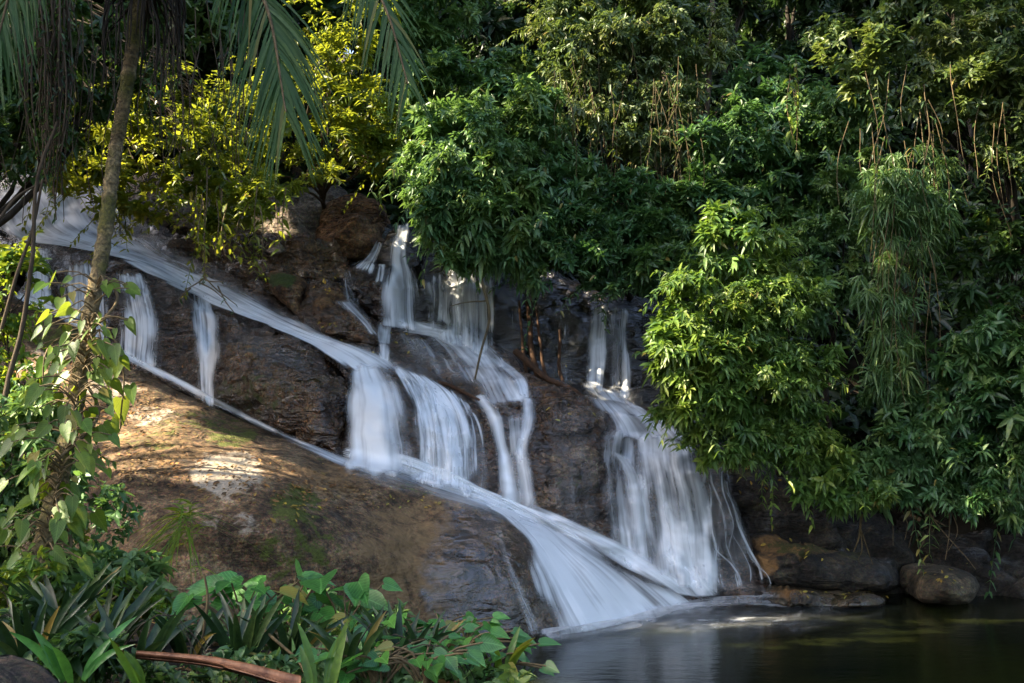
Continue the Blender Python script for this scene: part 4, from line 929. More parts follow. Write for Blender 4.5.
shrub('left_bush', 'sunlit bush with light green leaves at the left edge beside the slab', 'bush',
      [(12, 290, 8.3, 26, 40), (10, 370, 8.0, 30, 40), (-20, 330, 8.2, 40, 70), (40, 420, 7.8, 34, 26)], 700, .10, .45, 'vine', (-4.6, 8.4, ground(-4.6, 8.4)), .03, droop=.3, nl=6, nmain=8)
shrub('fern_bush', 'deep green bush of pointed leaves around the foot of the palm', 'bush',
      [(30, 470, 7.2, 46, 44), (90, 520, 7.0, 46, 44), (30, 550, 6.7, 50, 44), (110, 575, 6.8, 36, 28), (10, 420, 7.4, 40, 34), (75, 590, 6.5, 50, 28)], 1500, .095, .46, 'mid', (-3.5, 7.3, ground(-3.5, 7.3)), .03, droop=.45, nl=6)

# --- hanging vines
def strands(name, label, cat, specs, mat, rad=.006, leafmat=None, Ln=.1, per=0., wr=.35, group=None, trunkname='stem'):
    """specs: (px0, py0, d0, px1, py1, d1): one hanging cord each; all of them one plant"""
    lines, lp, ld = [], [], []
    for (a, b, c, e, f, h) in specs:
        p0, p1 = np.array(at(a, b, c)), np.array(at(e, f, h))
        mid = (p0 + p1) / 2 + rng.normal(size=3) * .05 * np.linalg.norm(p1 - p0)
        ln = wob(spline([p0, mid, p1], 14), .05, 1.3, a)
        lines.append((ln, np.linspace(rad, rad * .6, 14)))
        if per:
            k = int(np.linalg.norm(p1 - p0) * per)
            q = spline(ln, max(k, 2)); lp.append(q); 
    V, Fq = tubes(lines, 5)
    top = np.array(at(*specs[0][:3]))
    root = empty(name, tuple(top), label, cat, group)
    build(trunkname, V, Fq, M[mat], root, smooth=True)
    if per:
        P = np.vstack(lp)
        D = rng.normal(size=P.shape) * np.array([1, 1, .3]) + np.array([0, 0, -.5])
        V, Fc = leaf_mesh(P, D, rng.normal(size=P.shape) * .5 + np.array([0, -.3, 1]), Ln * rng.uniform(.6, 1.3, len(P)), wr, .4)
        build('foliage', V, Fc, L[leafmat], root, fattr={'rnd': np.repeat(rng.uniform(0, 1, len(P)), 6)})
    return root
def rs(n, x0, x1, y0, y1, l0, l1, d0, d1, lean=6):
    o = []
    for _ in range(n):
        x = random.uniform(x0, x1); y = random.uniform(y0, y1); d = random.uniform(d0, d1)
        o.append((x, y, d, x + random.uniform(-lean, lean), y + random.uniform(l0, l1), d + random.uniform(-.15, .15)))
    return o
strands('liana', 'bundle of straw coloured lianas hanging from the olive creeper tree', 'vine', rs(44, 550, 705, 40, 150, 40, 160, 15.0, 15.9, 16), 'straw', .006, 'olive', .11, 11)
strands('liana', 'fine dry aerial roots dangling over the right side of the olive creeper tree', 'vine', rs(26, 650, 715, 60, 160, 40, 140, 15.0, 15.6, 22), 'straw', .005)
strands('liana', 'pale stems running down inside the hanging bamboo', 'vine', rs(22, 880, 930, 140, 280, 50, 170, 12.5, 12.9, 20), 'straw', .006)
strands('liana', 'dark mossy cord of hanging roots left of the palm trunk', 'vine', rs(46, 36, 62, -40, 40, 120, 210, 8.2, 8.6, 8), 'bark', .010, 'dark', .07, 14)
strands('liana', 'thin bare roots dangling between the palm trunk and the left edge', 'vine', rs(40, 10, 130, -40, 60, 60, 190, 8.4, 9.4, 8), 'bark', .006, 'yellow', .06, 3)
strands('liana', 'loose hanging stems under the palm crown right of its trunk', 'vine', rs(36, 150, 260, -30, 60, 80, 160, 8.8, 9.8, 10), 'bark', .006, 'olive', .07, 4)
strands('liana', 'short hanging twigs with yellow leaves swinging above the main stream', 'vine', rs(14, 180, 300, 180, 210, 30, 62, 9.6, 10.4, 12), 'twig', .007, 'yellow', .11, 12, .45)
strands('liana', 'dry stems trailing below the overhanging tree at the right', 'vine', rs(22, 850, 1010, 60, 140, 60, 150, 12.4, 12.9, 20), 'twig', .006, 'dark', .1, 5)
strands('liana', 'small trailing vine with pale leaves down the dull green shrub', 'vine', rs(4, 788, 796, 60, 90, 60, 80, 14.8, 14.9, 3), 'twig', .008, 'bright', .13, 16, .5)
strands('bare_twig', 'bare arching twig with tiny shoots hanging over the main stream', 'twig',
        [(205, 165, 9.8, 207, 280, 9.8), (207, 278, 9.8, 185, 292, 9.7), (205, 275, 9.8, 238, 306, 9.7), (215, 285, 9.8, 232, 312, 9.7), (200, 285, 9.75, 222, 300, 9.7), (208, 280, 9.8, 225, 282, 9.7), (190, 290, 9.7, 180, 300, 9.7)], 'twig', .008, 'dark', .05, 10)

# roots and logs
def stick(name, label, cat, pts, r, mat, n=16, w_=.05, sides=8, extra=()):
    P = wob(spline([tuple(at(*p)) for p in pts], n), w_, 1.6, pts[0][0])
    lines = [(P, np.linspace(r[0], r[1], n))]
    for e in extra:
        Q = wob(spline([tuple(at(*p)) for p in e[0]], 10), w_ * .6, 2., e[0][0][0])
        lines.append((Q, np.linspace(e[1][0], e[1][1], 10)))
    V, Fq = tubes(lines, sides)
    return tag(build(name, V, Fq, M[mat], org=P[0], smooth=True), label, cat)
stick('fallen_log', 'thin orange brown log lying aslant below the smooth rock bulge', 'log', [(385, 362, 14.25), (420, 378, 14.1), (455, 388, 14), (490, 405, 13.75), (512, 424, 13.5)], (.035, .02), 'root')
stick('fallen_log', 'thick rusty log wedged under the dark recess, running down to the right fall', 'log', [(515, 352, 15.1), (545, 376, 14.8), (575, 392, 14.5), (600, 412, 14.2)], (.055, .035), 'root')
stick('bent_branch', 'bent straw coloured branch hanging in front of the veil fall', 'branch', [(480, 270, 14.5), (486, 295, 14.4), (489, 320, 14.3), (483, 350, 14.2), (476, 378, 14.1)], (.024, .014), 'straw', extra=[([(489, 300, 14.4), (470, 302, 14.35), (452, 306, 14.3)], (.012, .006))])
stick('root_column', 'reddish root column standing in the dark recess beside the veil fall', 'root', [(527, 300, 15.6), (530, 340, 15.4), (538, 375, 15), (552, 396, 14.7)], (.035, .06), 'root', extra=[([(520, 300, 15.6), (522, 345, 15.3), (526, 372, 15)], (.018, .03)), ([(536, 310, 15.6), (541, 350, 15.3), (548, 385, 14.9)], (.018, .03)), ([(560, 330, 15.6), (560, 365, 15.4), (566, 392, 14.9)], (.025, .03))])
stick('root_tangle', 'tangle of bare roots and twigs hanging off the right bank above the pool', 'roots', [(855, 465, 13.3), (885, 482, 13.1), (910, 500, 13), (945, 525, 12.9)], (.018, .008), 'twig', extra=[
    ([(870, 472, 13.2), (905, 515, 13), (905, 540, 13)], (.012, .005)), ([(890, 485, 13.1), (925, 500, 13), (950, 498, 12.9)], (.012, .005)), ([(935, 470, 13.1), (950, 510, 13), (945, 560, 13)], (.014, .006)),
    ([(940, 500, 13), (930, 530, 13), (915, 555, 13)], (.010, .005)), ([(925, 498, 13), (935, 520, 12.9), (975, 570, 12.8)], (.010, .005)), ([(880, 480, 13.1), (892, 520, 13), (893, 545, 13)], (.008, .004)), ([(900, 490, 13.1), (912, 520, 13), (908, 548, 13)], (.008, .004)), ([(950, 505, 13), (958, 530, 12.9), (948, 550, 12.9)], (.009, .004))])
stick('hanging_root', 'forked pale root dangling from the bright shrub to the mossy boulder', 'root', [(861, 515, 13.0), (859, 535, 13.0), (852, 552, 13.0)], (.018, .008), 'straw', extra=[([(860, 530, 13), (868, 550, 13), (874, 565, 13)], (.01, .005)), ([(860, 532, 13), (862, 550, 13), (858, 560, 13)], (.01, .005))])
stick('slender_trunk', 'slim grey tree trunk rising in the dark between the olive tree and the shrubs', 'tree trunk', [(706, 130, 15.9), (708, 80, 16), (712, 20, 16.2), (714, -60, 16.4)], (.05, .04), 'bark', extra=[([(690, 120, 15.8), (705, 130, 15.7), (722, 150, 15.6)], (.025, .015)), ([(688, 100, 15.8), (712, 138, 15.6), (730, 152, 15.5)], (.02, .012))])
stick('slender_trunk', 'leaning bare stem at the left edge in front of the slab', 'tree trunk', [(4, 420, 7.6), (18, 330, 7.7), (30, 250, 7.8), (38, 170, 7.9), (60, 120, 8)], (.022, .012), 'bark', extra=[([(0, 330, 7.8), (14, 290, 7.8), (32, 230, 7.9), (44, 180, 8)], (.016, .010)), ([(0, 220, 8), (20, 195, 8.1), (48, 180, 8.2)], (.014, .008))])

# ------------------------------------------------------------------ the palm
def palm():
    pts = [(36, 590, 6.3), (54, 500, 6.5), (74, 410, 6.8), (91, 310, 7.1), (104, 240, 7.3), (114, 160, 7.5), (126, 90, 7.5), (138, 10, 7.5), (148, -60, 7.5)]
    P = spline([tuple(at(*p)) for p in pts], 180)
    base = P[0] + np.array([-.05, 0, -.5]); P[0] = base
    r = np.interp(np.arange(180), [0, 20, 60, 179], [.085, .062, .056, .05])
    k = np.arange(180)
    r = r * (1 + .10 * (k % 5 == 0) - .06 * (k % 5 == 2) + np.array([.10 * noise.noise(Vector((i * .21, 3, 1))) for i in k]))
    V, Fq = tubes([(P, r)], 14)
    root = empty('palm_tree', tuple(base), 'slender palm with a ringed trunk and drooping fronds at the left', 'palm')
    m, t = newmat('palm_bark'); g = NG(t); co = g.n('TexCoord').outputs['Object']
    n1 = g.noise(co, 9., 6, .7); n2 = g.noise(co, 40., 4, .6)
    col = g.ramp(n1, [(.3, (.06, .04, .016)), (.5, (.19, .135, .06)), (.68, (.38, .29, .15))])
    col = g.mix(g.rng(g.noise(co, 3.5, 5), .5, .62), col, (.10, .09, .015))
    col = g.mix(.75, col, g.ramp(n2, [(.36, (.25, .23, .2)), (.5, (.9, .9, .9)), (.64, (1.6, 1.5, 1.3))]), 'MULTIPLY')
    bp = g.n('Bump', i_Strength=1., i_Distance=.03, i_Height=g.math('ADD', n1, n2))
    p = g.n('BsdfPrincipled', i_Base_Color=col, i_Roughness=.85, i_Normal=bp.outputs[0]); g.done(p.outputs[0])
    build('trunk', V, Fq, m, root, smooth=True)
    # fibre under the crown
    top = P[-1]
    lines = []
    for _ in range(60):
        a = rng.uniform(0, 6.28); s = top + np.array([math.cos(a) * .08, math.sin(a) * .08, rng.uniform(-.5, .1)])
        e = s + np.array([math.cos(a) * .2, math.sin(a) * .2, -rng.uniform(.3, .9)])
        lines.append((wob(spline([s, (s + e) / 2 + [math.cos(a) * .1, math.sin(a) * .1, .05], e], 6), .04, 3., a), np.linspace(.012, .004, 6)))
    V, Fq = tubes(lines, 4); build('fibre', V, Fq, M['bark_dark'], root, smooth=True)
    fr = [([(148, -70, 7.5), (215, -60, 7.1), (264, 0, 6.8), (286, 112, 6.6)], .74, .0),
          ([(148, -70, 7.5), (250, -130, 7.2), (340, -70, 6.8), (384, 5, 6.6), (408, 84, 6.5)], .52, .0),
          ([(148, -70, 7.5), (80, -110, 7.1), (28, -60, 6.9), (-8, 60, 6.8)], .55, .0),
          ([(148, -70, 7.5), (120, -120, 6.4), (90, -120, 5.6), (60, -60, 5.2)], .6, .0),
          ([(148, -70, 7.5), (170, -160, 8.2), (220, -190, 9), (260, -140, 9.8)], .6, .0)]
    for c, ll, _ in fr:
        rc = spline([tuple(at(*p)) for p in c], 64)
        V, Fq = tubes([(rc, np.linspace(.026, .006, 64))], 6)
        f = build('frond', V, Fq, M['twig'], root, smooth=True)
        T = nrm(np.gradient(rc, axis=0))
        idx = np.linspace(8, 63, 84); Pb, Dd, Uu, Ll = [], [], [], []
        for i in idx:
            i0 = int(i); p = rc[i0]; tt = T[i0]
            side = nrm(np.cross(tt, np.array([0, 0, 1.]))[None])[0]
            if abs(tt[2]) > .8: side = nrm((np.array([1., 0, 0]) - tt * tt[0])[None])[0]
            for s in (-1, 1):
                q = (i - 10) / 53
                Pb.append(p); Dd.append(tt * (.5 + .5 * q) + side * s * (.85 - .3 * q) * rng.uniform(.7, 1.2) + rng.normal(size=3) * .09 + [0, 0, -.35])
                Ll.append(ll * (.55 + .9 * q * (1 - q) * 1.6) * rng.uniform(.9, 1.1)); Uu.append(np.cross(side * s, tt) * s + rng.normal(size=3) * .2)
        Pb, Dd, Uu, Ll = map(np.array, (Pb, Dd, Uu, Ll))
        Vs, Fs, kk = [], [], 0
        D = nrm(Dd); S = nrm(np.cross(D, Uu)); n = len(Pb)
        ts = np.linspace(0, 1, 6); wd = np.array([.5, 1, .9, .65, .35, .03]) * .0115
        rows = []
        for t_, w_ in zip(ts, wd):
            c0 = Pb + D * (Ll * t_)[:, None] - np.array([0, 0, 1]) * (.42 * Ll * t_ ** 2)[:, None]
            rows += [c0 - S * w_, c0 + S * w_]
        V = np.stack(rows, 1).reshape(-1, 3)
        b = (np.arange(n) * 12)[:, None, None]; r_ = (np.arange(5) * 2)[None, :, None]
        Fq = (b + r_ + np.array([0, 1, 3, 2])[None, None]).reshape(-1, 4)
        build('leaflets', V, Fq, L['palm'], f, fattr={'rnd': np.repeat(rng.uniform(0, 1, n), 5)})
palm()

# heart shaped leaves for the climbers and arums
LA = {}
HO = np.array([(0, 0), (-.10, .22), (-.02, .42), (.2, .5), (.45, .42), (.72, .22), (1, 0)])
def heart(P, D, U, Ln, wr=1., cup=.1, lobes=HO):
    n = len(P); D = nrm(D); S = nrm(np.cross(D, U)); U = np.cross(S, D)
    Ln = np.broadcast_to(Ln, (n,))
    mid = [(0, 0), (.2, 0), (.45, 0), (.72, 0), (1, 0)]
    vs = []
    def pt(a, s, z): return P + Ln[:, None] * (D * a + S * s * wr + U * z - np.array([0, 0, 1]) * .18 * a * abs(a))
    vs += [pt(a, 0, -cup * .3 * math.sin(a * 3)) for a, _ in mid]
    for sg in (-1, 1):
        vs += [pt(a, b * sg, cup * b * 1.2) for a, b in lobes[1:-1]]
    V = np.stack(vs, 1)                     # 5 + 5 + 5
    o = 5
    tri = []
    for o, fl in ((5, 0), (10, 1)):
        t_ = [(0, o + 1, o), (0, 1, o + 1), (1, o + 2, o + 1), (1, 2, o + 2), (2, o + 3, o + 2), (2, 3, o + 3), (3, o + 4, o + 3), (3, 4, o + 4)]
        tri += [x[::-1] if fl else x for x in t_]
    Fc = (np.arange(n) * 15)[:, None, None] + np.array(tri)[None]
    LA.clear(); LA['la'] = np.tile([a for a, _ in mid] + [a for a, _ in lobes[1:-1]] * 2, n); LA['lb'] = np.tile([0] * 5 + [-b for _, b in lobes[1:-1]] + [b for _, b in lobes[1:-1]], n)
    return V.reshape(-1, 3), Fc.reshape(-1, 3), 16
def climber():
    root = empty('climbing_vine', tuple(at(50, 560, 7.4)), 'climbing vine with big heart shaped leaves wound round the palm trunk', 'vine')
    ctr = spline([tuple(at(*p)) for p in [(42, 560, 6.3), (58, 480, 6.45), (77, 400, 6.7), (91, 320, 6.95), (98, 280, 7.1)]], 60)
    a = np.linspace(0, 14, 60)
    st = ctr + np.stack([np.cos(a) * .11, np.sin(a) * .11 + .1, 0 * a], -1)
    lines = [(st, np.full(60, .012))]
    Pl, Dl = [], []
    for k in range(190):
        i = rng.integers(0, 60); p = ctr[i]
        ang = rng.uniform(0, 6.28)
        o = np.array([math.cos(ang) * 1.1, math.sin(ang) * .9 - .25, rng.uniform(-.1, .35)])
        e = p + o * rng.uniform(.07, .30)
        lines.append((spline([p, (p + e) / 2 + [0, 0, .05], e], 5), np.linspace(.006, .004, 5)))
        Pl.append(e); Dl.append(np.array([o[0] * .6, o[1] * .5, -.9]) + rng.normal(size=3) * .3)
    Pl, Dl = np.array(Pl), np.array(Dl)
    V, Fc, nf = heart(Pl, Dl, np.stack([Dl[:, 0] * .5, np.full(len(Dl), -1.), np.full(len(Dl), .35)], -1) + rng.normal(size=Pl.shape) * .35, rng.uniform(.05, .15, len(Pl)), .66)
    V2, F2 = tubes(lines, 5)
    build('stem', V2, F2, M['twig'], root, smooth=True)
    build('foliage', V, Fc, L['vine'], root, smooth=True, fattr={'rnd': np.repeat(rng.uniform(0, 1, len(Pl)), nf)}, vattr=LA)
    root2 = empty('climbing_vine', tuple(at(130, 350, 7.3)), 'loose vine tendril with a few hanging leaves right of the palm trunk', 'vine')
    cs = [[(100, 330, 7.3), (118, 345, 7.2), (123, 375, 7.2), (120, 430, 7.2)], [(100, 330, 7.3), (108, 375, 7.2), (125, 400, 7.2)], [(100, 330, 7.3), (50, 345, 7.2), (40, 410, 7.2)]]
    lines = [(wob(spline([tuple(at(*p)) for p in c], 14), .02, 3., 1.), np.full(14, .006)) for c in cs]
    P = np.array([tuple(at(*p)) for p in [(120, 355, 7.2), (106, 362, 7.2), (130, 385, 7.2), (120, 398, 7.2), (118, 415, 7.2), (45, 360, 7.2), (38, 385, 7.2), (28, 392, 7.2), (55, 375, 7.2), (42, 400, 7.2)]])
    D = rng.normal(size=P.shape) * .3 + np.array([0, 0, -1])
    V, Fc, nf = heart(P, D, rng.normal(size=P.shape) * .4 + np.array([0, -1, .2]), rng.uniform(.08, .19, len(P)), .7)
    V2, F2 = tubes(lines, 5)
    build('stem', V2, F2, M['twig'], root2, smooth=True)
    build('foliage', V, Fc, L['vine'], root2, smooth=True, fattr={'rnd': np.repeat(rng.uniform(.3, 1, len(P)), nf)}, vattr=LA)
climber()

# ------------------------------------------------------------------ foreground plants
def blades(bases, dirs, Ln, wd, curl, seg=9, jag=.0, twist=0.):
    """long strap leaves: bases (n,3), start directions, lengths, widths; fold along the midrib"""
    n = len(bases); D = nrm(dirs); Ln = np.broadcast_to(Ln, (n,)); wd = np.broadcast_to(wd, (n,)); curl = np.broadcast_to(curl, (n,))
    S = nrm(np.cross(D, np.array([0, -1., .2])) + rng.normal(size=D.shape) * .25)
    rows = []
    for k in range(seg):
        t = k / (seg - 1)
        w_ = wd * (min(1, .55 + t * 1.6) * max(.02, (1 - t ** 3)) ** .8)
        hz = D * np.array([1, 1, 0]); 
        c = bases + D * (Ln * t)[:, None] + nrm(hz + 1e-4) * (curl * Ln * t * t * .45)[:, None] - np.array([0, 0, 1]) * (curl * Ln * t * t * .55)[:, None]
        up = np.cross(S, D)
        jg = 1 + jag * ((k % 2) * 2 - 1)
        rows += [c - S * (w_ * jg)[:, None] + up * (w_ * .35)[:, None], c, c + S * (w_ * jg)[:, None] + up * (w_ * .35)[:, None]]
    V = np.stack(rows, 1).reshape(-1, 3)
    b = (np.arange(n) * seg * 3)[:, None, None, None]; r = (np.arange(seg - 1) * 3)[None, :, None, None]
    q = np.array([[0, 1, 4, 3], [1, 2, 5, 4]])[None, None]
    return V, (b + r + q).reshape(-1, 4), (seg - 1) * 2
def strap_plant(label, px, py, d, n, ln, wd, spread, mat='strap', curl=.5, up=1., name='strap_plant', group='strap leaved plants in the undergrowth', cat='plant'):
    b = np.array(at(px, py, d)); g0 = ground(b[0], b[1])
    b[2] = max(min(b[2], g0 + .25), g0 - .02) if g0 > -.5 else b[2]
    a = rng.uniform(0, 6.28, n)
    D = np.stack([np.cos(a) * spread, np.sin(a) * spread, np.full(n, up)], -1) + rng.normal(size=(n, 3)) * .1
    B = b + np.stack([np.cos(a), np.sin(a), 0 * a], -1) * .05
    l = ln * rng.uniform(.65, 1.15, n)
    V, Fq, nf = blades(B, D, l, wd, curl * rng.uniform(.3, 1.3, n))
    root = empty(name, tuple(b), label, cat, group)
    build('foliage', V, Fq, L[mat], root, smooth=False, fattr={'rnd': np.repeat(rng.uniform(0, 1, n), nf)})
    return root
SPL = [('dark strap leaved clump in the bottom left corner', 30, 668, 5.3, 16, .62, .028, .55), ('tall strap leaved clump rising in front of the palm foot', 60, 640, 5.8, 14, .66, .030, .45),
       ('strap leaved clump with grey bent blades left of the bare soil', 100, 655, 5.6, 16, .60, .032, .75), ('low splayed strap leaved clump left of the dry frond', 135, 672, 5.2, 12, .5, .03, .8),
       ('upright strap leaved tuft behind the tip of the dry frond', 190, 660, 5.5, 10, .45, .026, .35), ('strap leaved clump right behind the dry frond', 240, 662, 5.4, 12, .5, .028, .5),
       ('strap leaved clump under the big arum leaves', 290, 662, 5.7, 14, .55, .028, .55), ('stout upright strap leaves in front of the tan rock', 352, 672, 5.2, 8, .55, .026, .22),
       ('strap leaved tuft among the heart leaved ground cover', 400, 668, 5.6, 8, .52, .024, .4), ('single spiky strap leaved tuft right of the ground cover', 425, 668, 5.8, 6, .5, .022, .35),
       ('short strap leaved tuft near the water edge', 515, 690, 5.7, 5, .25, .02, .4), ('small green blade at the water edge, bottom centre', 572, 692, 5.6, 3, .2, .022, .2)]
for a in SPL: strap_plant(a[0], a[1], a[2], a[3], a[4] + 5, a[5] * .8, a[6] * .8, a[7] * .75)
for lab, px, py, d, n, ln, wd, sp, mt in [('fresh light green strap leaf tuft, bottom left', 75, 680, 4.9, 7, .36, .026, .35, 'fore'), ('pale yellow green blade pair beside the dry frond', 150, 690, 4.8, 4, .32, .024, .3, 'vine'),
       ('yellowish upright strap blades right of the dry frond', 322, 690, 4.9, 5, .36, .022, .25, 'vine'), ('yellow green young shoot leaning over the pool edge', 500, 672, 5.7, 5, .3, .022, .4, 'vine')]:
    strap_plant(lab, px, py, d, n, ln, wd, sp, mt)

def arum(label, px, py, d, n, hgt, ln, spread=.3, wr=.9, mat='fore', name='arum_plant', group='broad leaved arums in the foreground', leafdir=None):
    b = np.array(at(px, py, d)); b[2] = ground(b[0], b[1]) if ground(b[0], b[1]) > 0 else b[2]
    root = empty(name, tuple(b), label, 'plant', group)
    lines, P, D = [], [], []
    for k in range(n):
        a = rng.uniform(0, 6.28); s = rng.uniform(.3, 1) * spread
        e = b + np.array([math.cos(a) * s * 1.2, math.sin(a) * s, hgt * rng.uniform(.65, 1.1)])
        lines.append((spline([b + rng.normal(size=3) * .02, (b + e) / 2 + [math.cos(a) * -.03, 0, .08], e], 7), np.linspace(.009, .005, 7)))
        P.append(e); D.append([math.cos(a) * .9 + rng.normal() * .3, math.sin(a) * .8 - .35, rng.uniform(-.45, .15)])
    P, D = np.array(P), np.array(D)
    V, Fc, nf = heart(P, D, rng.normal(size=P.shape) * .3 + np.array([0, -.55, 1]), ln * rng.uniform(.65, 1.15, n), wr, .16)
    V2, F2 = tubes(lines, 6)
    build('stem', V2, F2, M['twig'], root, smooth=True)
    build('foliage', V, Fc, L[mat], root, smooth=True, fattr={'rnd': np.repeat(rng.uniform(0, 1, n), nf)}, vattr=LA)
arum('large arum with broad glossy leaves in front of the slab', 290, 640, 6.2, 13, .52, .23, .32)
arum('arum with pointed leaves left of the large one', 245, 650, 6.1, 12, .5, .2, .30, .6)
arum('arum with cut leaves right of the large one', 345, 640, 6.3, 9, .48, .19, .26, .75)
arum('low arum under the large leaves', 300, 665, 5.8, 10, .28, .17, .34, .7)
arum('bright arum beside the tallest strap leaf', 385, 655, 6.0, 10, .35, .17, .34, .8)
GC = [('heart leaved ground cover plant below the tan rock face', 400, 665, 6.0), ('heart leaved ground cover plant at the middle of its patch', 430, 672, 5.9), ('heart leaved ground cover plant nearest the water', 465, 675, 5.9),
      ('trailing heart leaved plant on the right tip of the bank', 490, 680, 5.8), ('heart leaved ground cover plant behind the strap tuft', 440, 655, 6.5), ('dense heart leaved plant at the bottom edge', 380, 690, 5.3), ('heart leaved plant spilling below its neighbours', 425, 695, 5.3), ('small heart leaved plant at the slab foot', 470, 650, 6.9)]
for lab, px, py, d in GC:
    arum(lab, px, py, d, 24, .24, .115, .32, .8, name='heartleaf_plant', group='heart leaved ground cover')
shrub('low_bush', 'low bush of small leaves at the foot of the slab behind the arums', 'bush', [(300, 625, 7.2, 60, 20), (230, 640, 7, 40, 20), (370, 630, 7.2, 50, 18)], 260, .1, .45, 'mid', (-1.5, 7.3, ground(-1.5, 7.3)), .02, droop=.4)
shrub('low_bush', 'straggly low bush in the shadow left of the hanging fern', 'bush', [(120, 600, 6.9, 50, 24), (60, 625, 6.3, 50, 22)], 300, .1, .44, 'vine', (-2.8, 7, ground(-2.8, 7)), .02, droop=.4)

shrub('low_bush', 'mat of small dark leaves along the bottom edge under the strap leaves', 'bush', [(60, 672, 5.2, 80, 26), (180, 680, 5.1, 70, 20), (20, 640, 5.6, 50, 30)], 520, .075, .5, 'dark', (-2.0, 5.2, ground(-2.0, 5.2)), .012, droop=.3, lsp=.25)
shrub('low_bush', 'mat of small fresh leaves along the bottom edge right of the dry frond', 'bush', [(300, 680, 5.3, 70, 24), (400, 676, 5.5, 70, 26), (350, 650, 6, 70, 20), (470, 690, 5.4, 40, 14)], 520, .075, .5, 'mid', (-.9, 5.4, ground(-.9, 5.4)), .012, droop=.3, lsp=.25)
shrub('low_bush', 'leafy tangle at the left edge in front of the palm foot, lit yellow green', 'bush', [(20, 600, 6.2, 60, 40), (-10, 520, 6.8, 40, 60), (120, 610, 6.6, 50, 24), (70, 505, 7.3, 40, 40)], 700, .085, .48, 'vine', (-3.2, 6.4, ground(-3.2, 6.4)), .015, droop=.35, lsp=.3)
def fern():
    c = np.array(at(184, 528, 9.75)); n = 60
    a = rng.uniform(0, 6.28, n)
    D = np.stack([np.cos(a) * .5, np.sin(a) * .5 - .35, rng.uniform(.1, .9, n)], -1)
    D[:, 2] *= .5; V, Fq, nf = blades(c + rng.normal(size=(n, 3)) * [.05, .03, .12], D * [.45, 1, 1], rng.uniform(.25, .6, n), .009, 3.2, seg=10)
    root = empty('hanging_fern', tuple(c), 'yellow green fern tuft hanging down the shaded face of the slab', 'fern')
    build('foliage', V, Fq, L['vine'], root, fattr={'rnd': np.repeat(rng.uniform(0, 1, n), nf)})
    c = np.array(at(184, 512, 9.95)); n = 26
    a = rng.uniform(0, 6.28, n)
    D = np.stack([np.cos(a) * .7, np.sin(a) * .5 - .2, rng.uniform(.3, 1., n)], -1)
    V, Fq, nf = blades(c + rng.normal(size=(n, 3)) * .05, D, rng.uniform(.08, .2, n), .012, .8, seg=6)
    root = empty('hanging_fern', tuple(c), 'small sunlit fern rosette on the edge of the slab above the hanging tuft', 'fern')
    build('foliage', V, Fq, L['vine'], root, fattr={'rnd': np.repeat(rng.uniform(.4, 1, n), nf)})
fern()
def dry_frond():
    c = spline([tuple(at(*p)) for p in [(136, 656, 4.6), (200, 662, 4.55), (240, 670, 4.45), (270, 678, 4.4), (300, 686, 4.35)]], 30)
    rows = []
    w = np.interp(np.arange(30), [0, 8, 20, 29], [.007, .012, .022, .03])
    for k in range(30):
        for s, z in ((-1, .02), (-.5, .0), (0, .012), (.5, -.004), (1, .02)):
            rows.append(c[k] + np.array([0, s * w[k] * .8, s * w[k] * .55 + z]))
    top = np.array(rows); V = np.vstack([top, top - np.array([0, -.006, .012])])
    q = grid_faces(30, 5)
    ring = [(k * 5, (k + 1) * 5) for k in range(29)]
    side = [(a, b, b + 150, a + 150) for a, b in ring] + [(b + 4, a + 4, a + 154, b + 154) for a, b in ring]
    ends = [(j + 1, j, j + 150, j + 151) for j in range(4)] + [(145 + j, 146 + j, 296 + j, 295 + j) for j in range(4)]
    o = build('dry_frond', V, np.vstack([q, q[:, ::-1] + 150, np.array(side), np.array(ends)]), M['dry'], org=c[0], smooth=True)
    tag(o, 'fallen reddish brown palm frond lying across the undergrowth', 'frond')
dry_frond()
stick('dead_stem', 'dead broken stem standing among the arums right of the bare soil', 'stem', [(196, 690, 5.4), (200, 640, 5.5), (206, 600, 5.5), (204, 575, 5.5)], (.012, .006), 'straw', w_=.03)
stick('dead_stem', 'dry bent stem leaning in front of the large arum', 'stem', [(240, 610, 5.6), (270, 635, 5.4), (300, 660, 5.2), (310, 690, 5.1)], (.009, .007), 'straw', w_=.03)
stick('dead_stem', 'thin pale dead stalk leaning over the strap leaves at lower left', 'stem', [(108, 640, 5.9), (130, 610, 6), (148, 585, 6.1)], (.010, .006), 'straw', w_=.02)
stick('dead_stem', 'pale dead stalk left of the bare soil, lower of two', 'stem', [(75, 635, 6.0), (95, 612, 6), (118, 595, 6.1)], (.009, .006), 'straw', w_=.02)
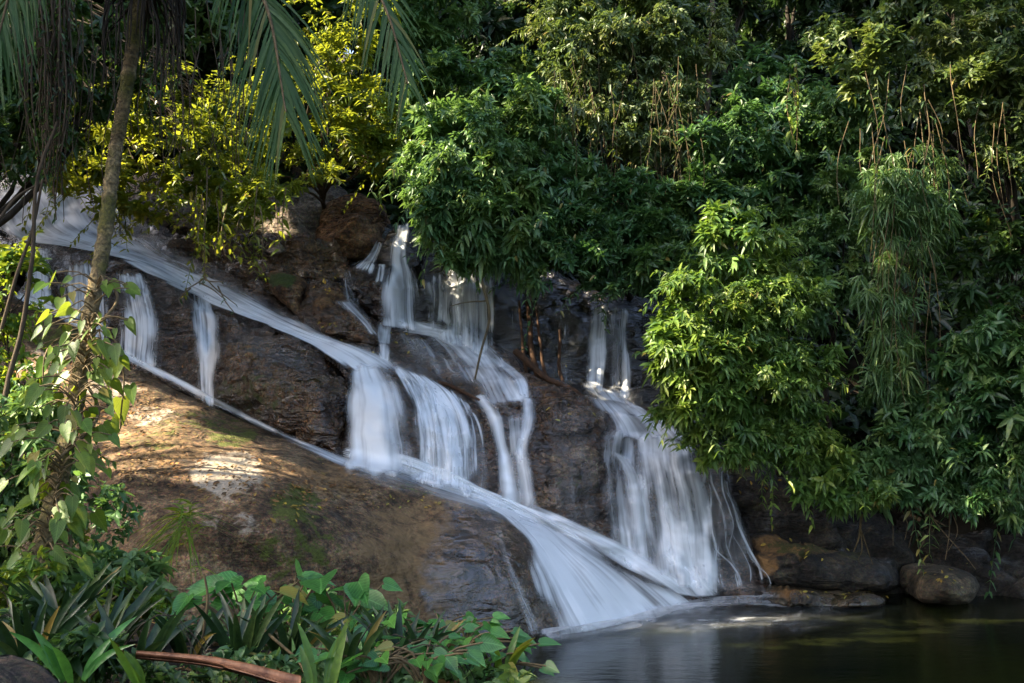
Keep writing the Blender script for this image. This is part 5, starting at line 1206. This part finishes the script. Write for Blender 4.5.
rock('foreground_rock', 'black rock in the very bottom left corner of the picture', 'rock', [(-60, 690, 3.6), (-40, 664, 3.7), (-14, 668, 3.65), (8, 678, 3.6), (24, 694, 3.55), (30, 730, 3.4), (-60, 730, 3.4)], [(-10, 695, 3.5)], mat='dark', step=4, amp=.01, crack=0, wet=0, thick=.3, rnd=(10, .05), seed=61.)

# ------------------------------------------------------------------ leaf litter and ground cover
def litter(name, label, area, n, ln, mat, tree, wr=.5):
    P, D, U = [], [], []
    while len(P) < n:
        bx, by, rx, ry = area[rng.integers(0, len(area))]
        px, py = bx + rng.normal() * rx * .6, by + rng.normal() * ry * .6
        h = tree.ray_cast(CAM, (at(px, py, 10) - CAM).normalized())
        if h[0] is None: n -= 1; continue
        if h[1].z < .25: n -= 1; continue
        P.append(np.array(h[0]) + np.array(h[1]) * .012)
        t = nrm(np.cross(np.array(h[1]), rng.normal(size=3))[None])[0]
        D.append(t + np.array(h[1]) * rng.uniform(0, .3)); U.append(np.array(h[1]))
    V, Fc = leaf_mesh(np.array(P), np.array(D), np.array(U) + rng.normal(size=(len(P), 3)) * .2, ln * rng.uniform(.5, 1.3, len(P)), wr, .0)
    tag(build(name, V, Fc, L[mat], fattr={'rnd': np.repeat(rng.uniform(0, 1, len(P)), 6)}), label, 'leaf litter', kind='stuff')
litter('fallen_leaves', 'brown dead leaves strewn over the sunlit top of the slab', [(150, 430, 60, 35), (130, 465, 50, 20), (230, 480, 60, 20), (110, 400, 40, 30), (60, 370, 60, 20), (330, 490, 50, 15)], 1500, .06, 'litter', ROCKS)
litter('fallen_leaves', 'yellow fallen leaves scattered on the boulders and ledges', [(300, 505, 30, 20), (810, 548, 60, 12), (840, 594, 40, 6), (740, 470, 30, 20), (325, 285, 14, 8), (375, 345, 50, 14), (330, 325, 14, 6), (945, 580, 24, 12), (420, 500, 50, 12), (570, 400, 30, 30)], 170, .07, 'gold', ROCKS)
litter('fallen_leaves', 'brown dead leaves covering the soil of the near bank', [(160, 640, 120, 40), (330, 670, 120, 30)], 900, .09, 'litter', GROUND)
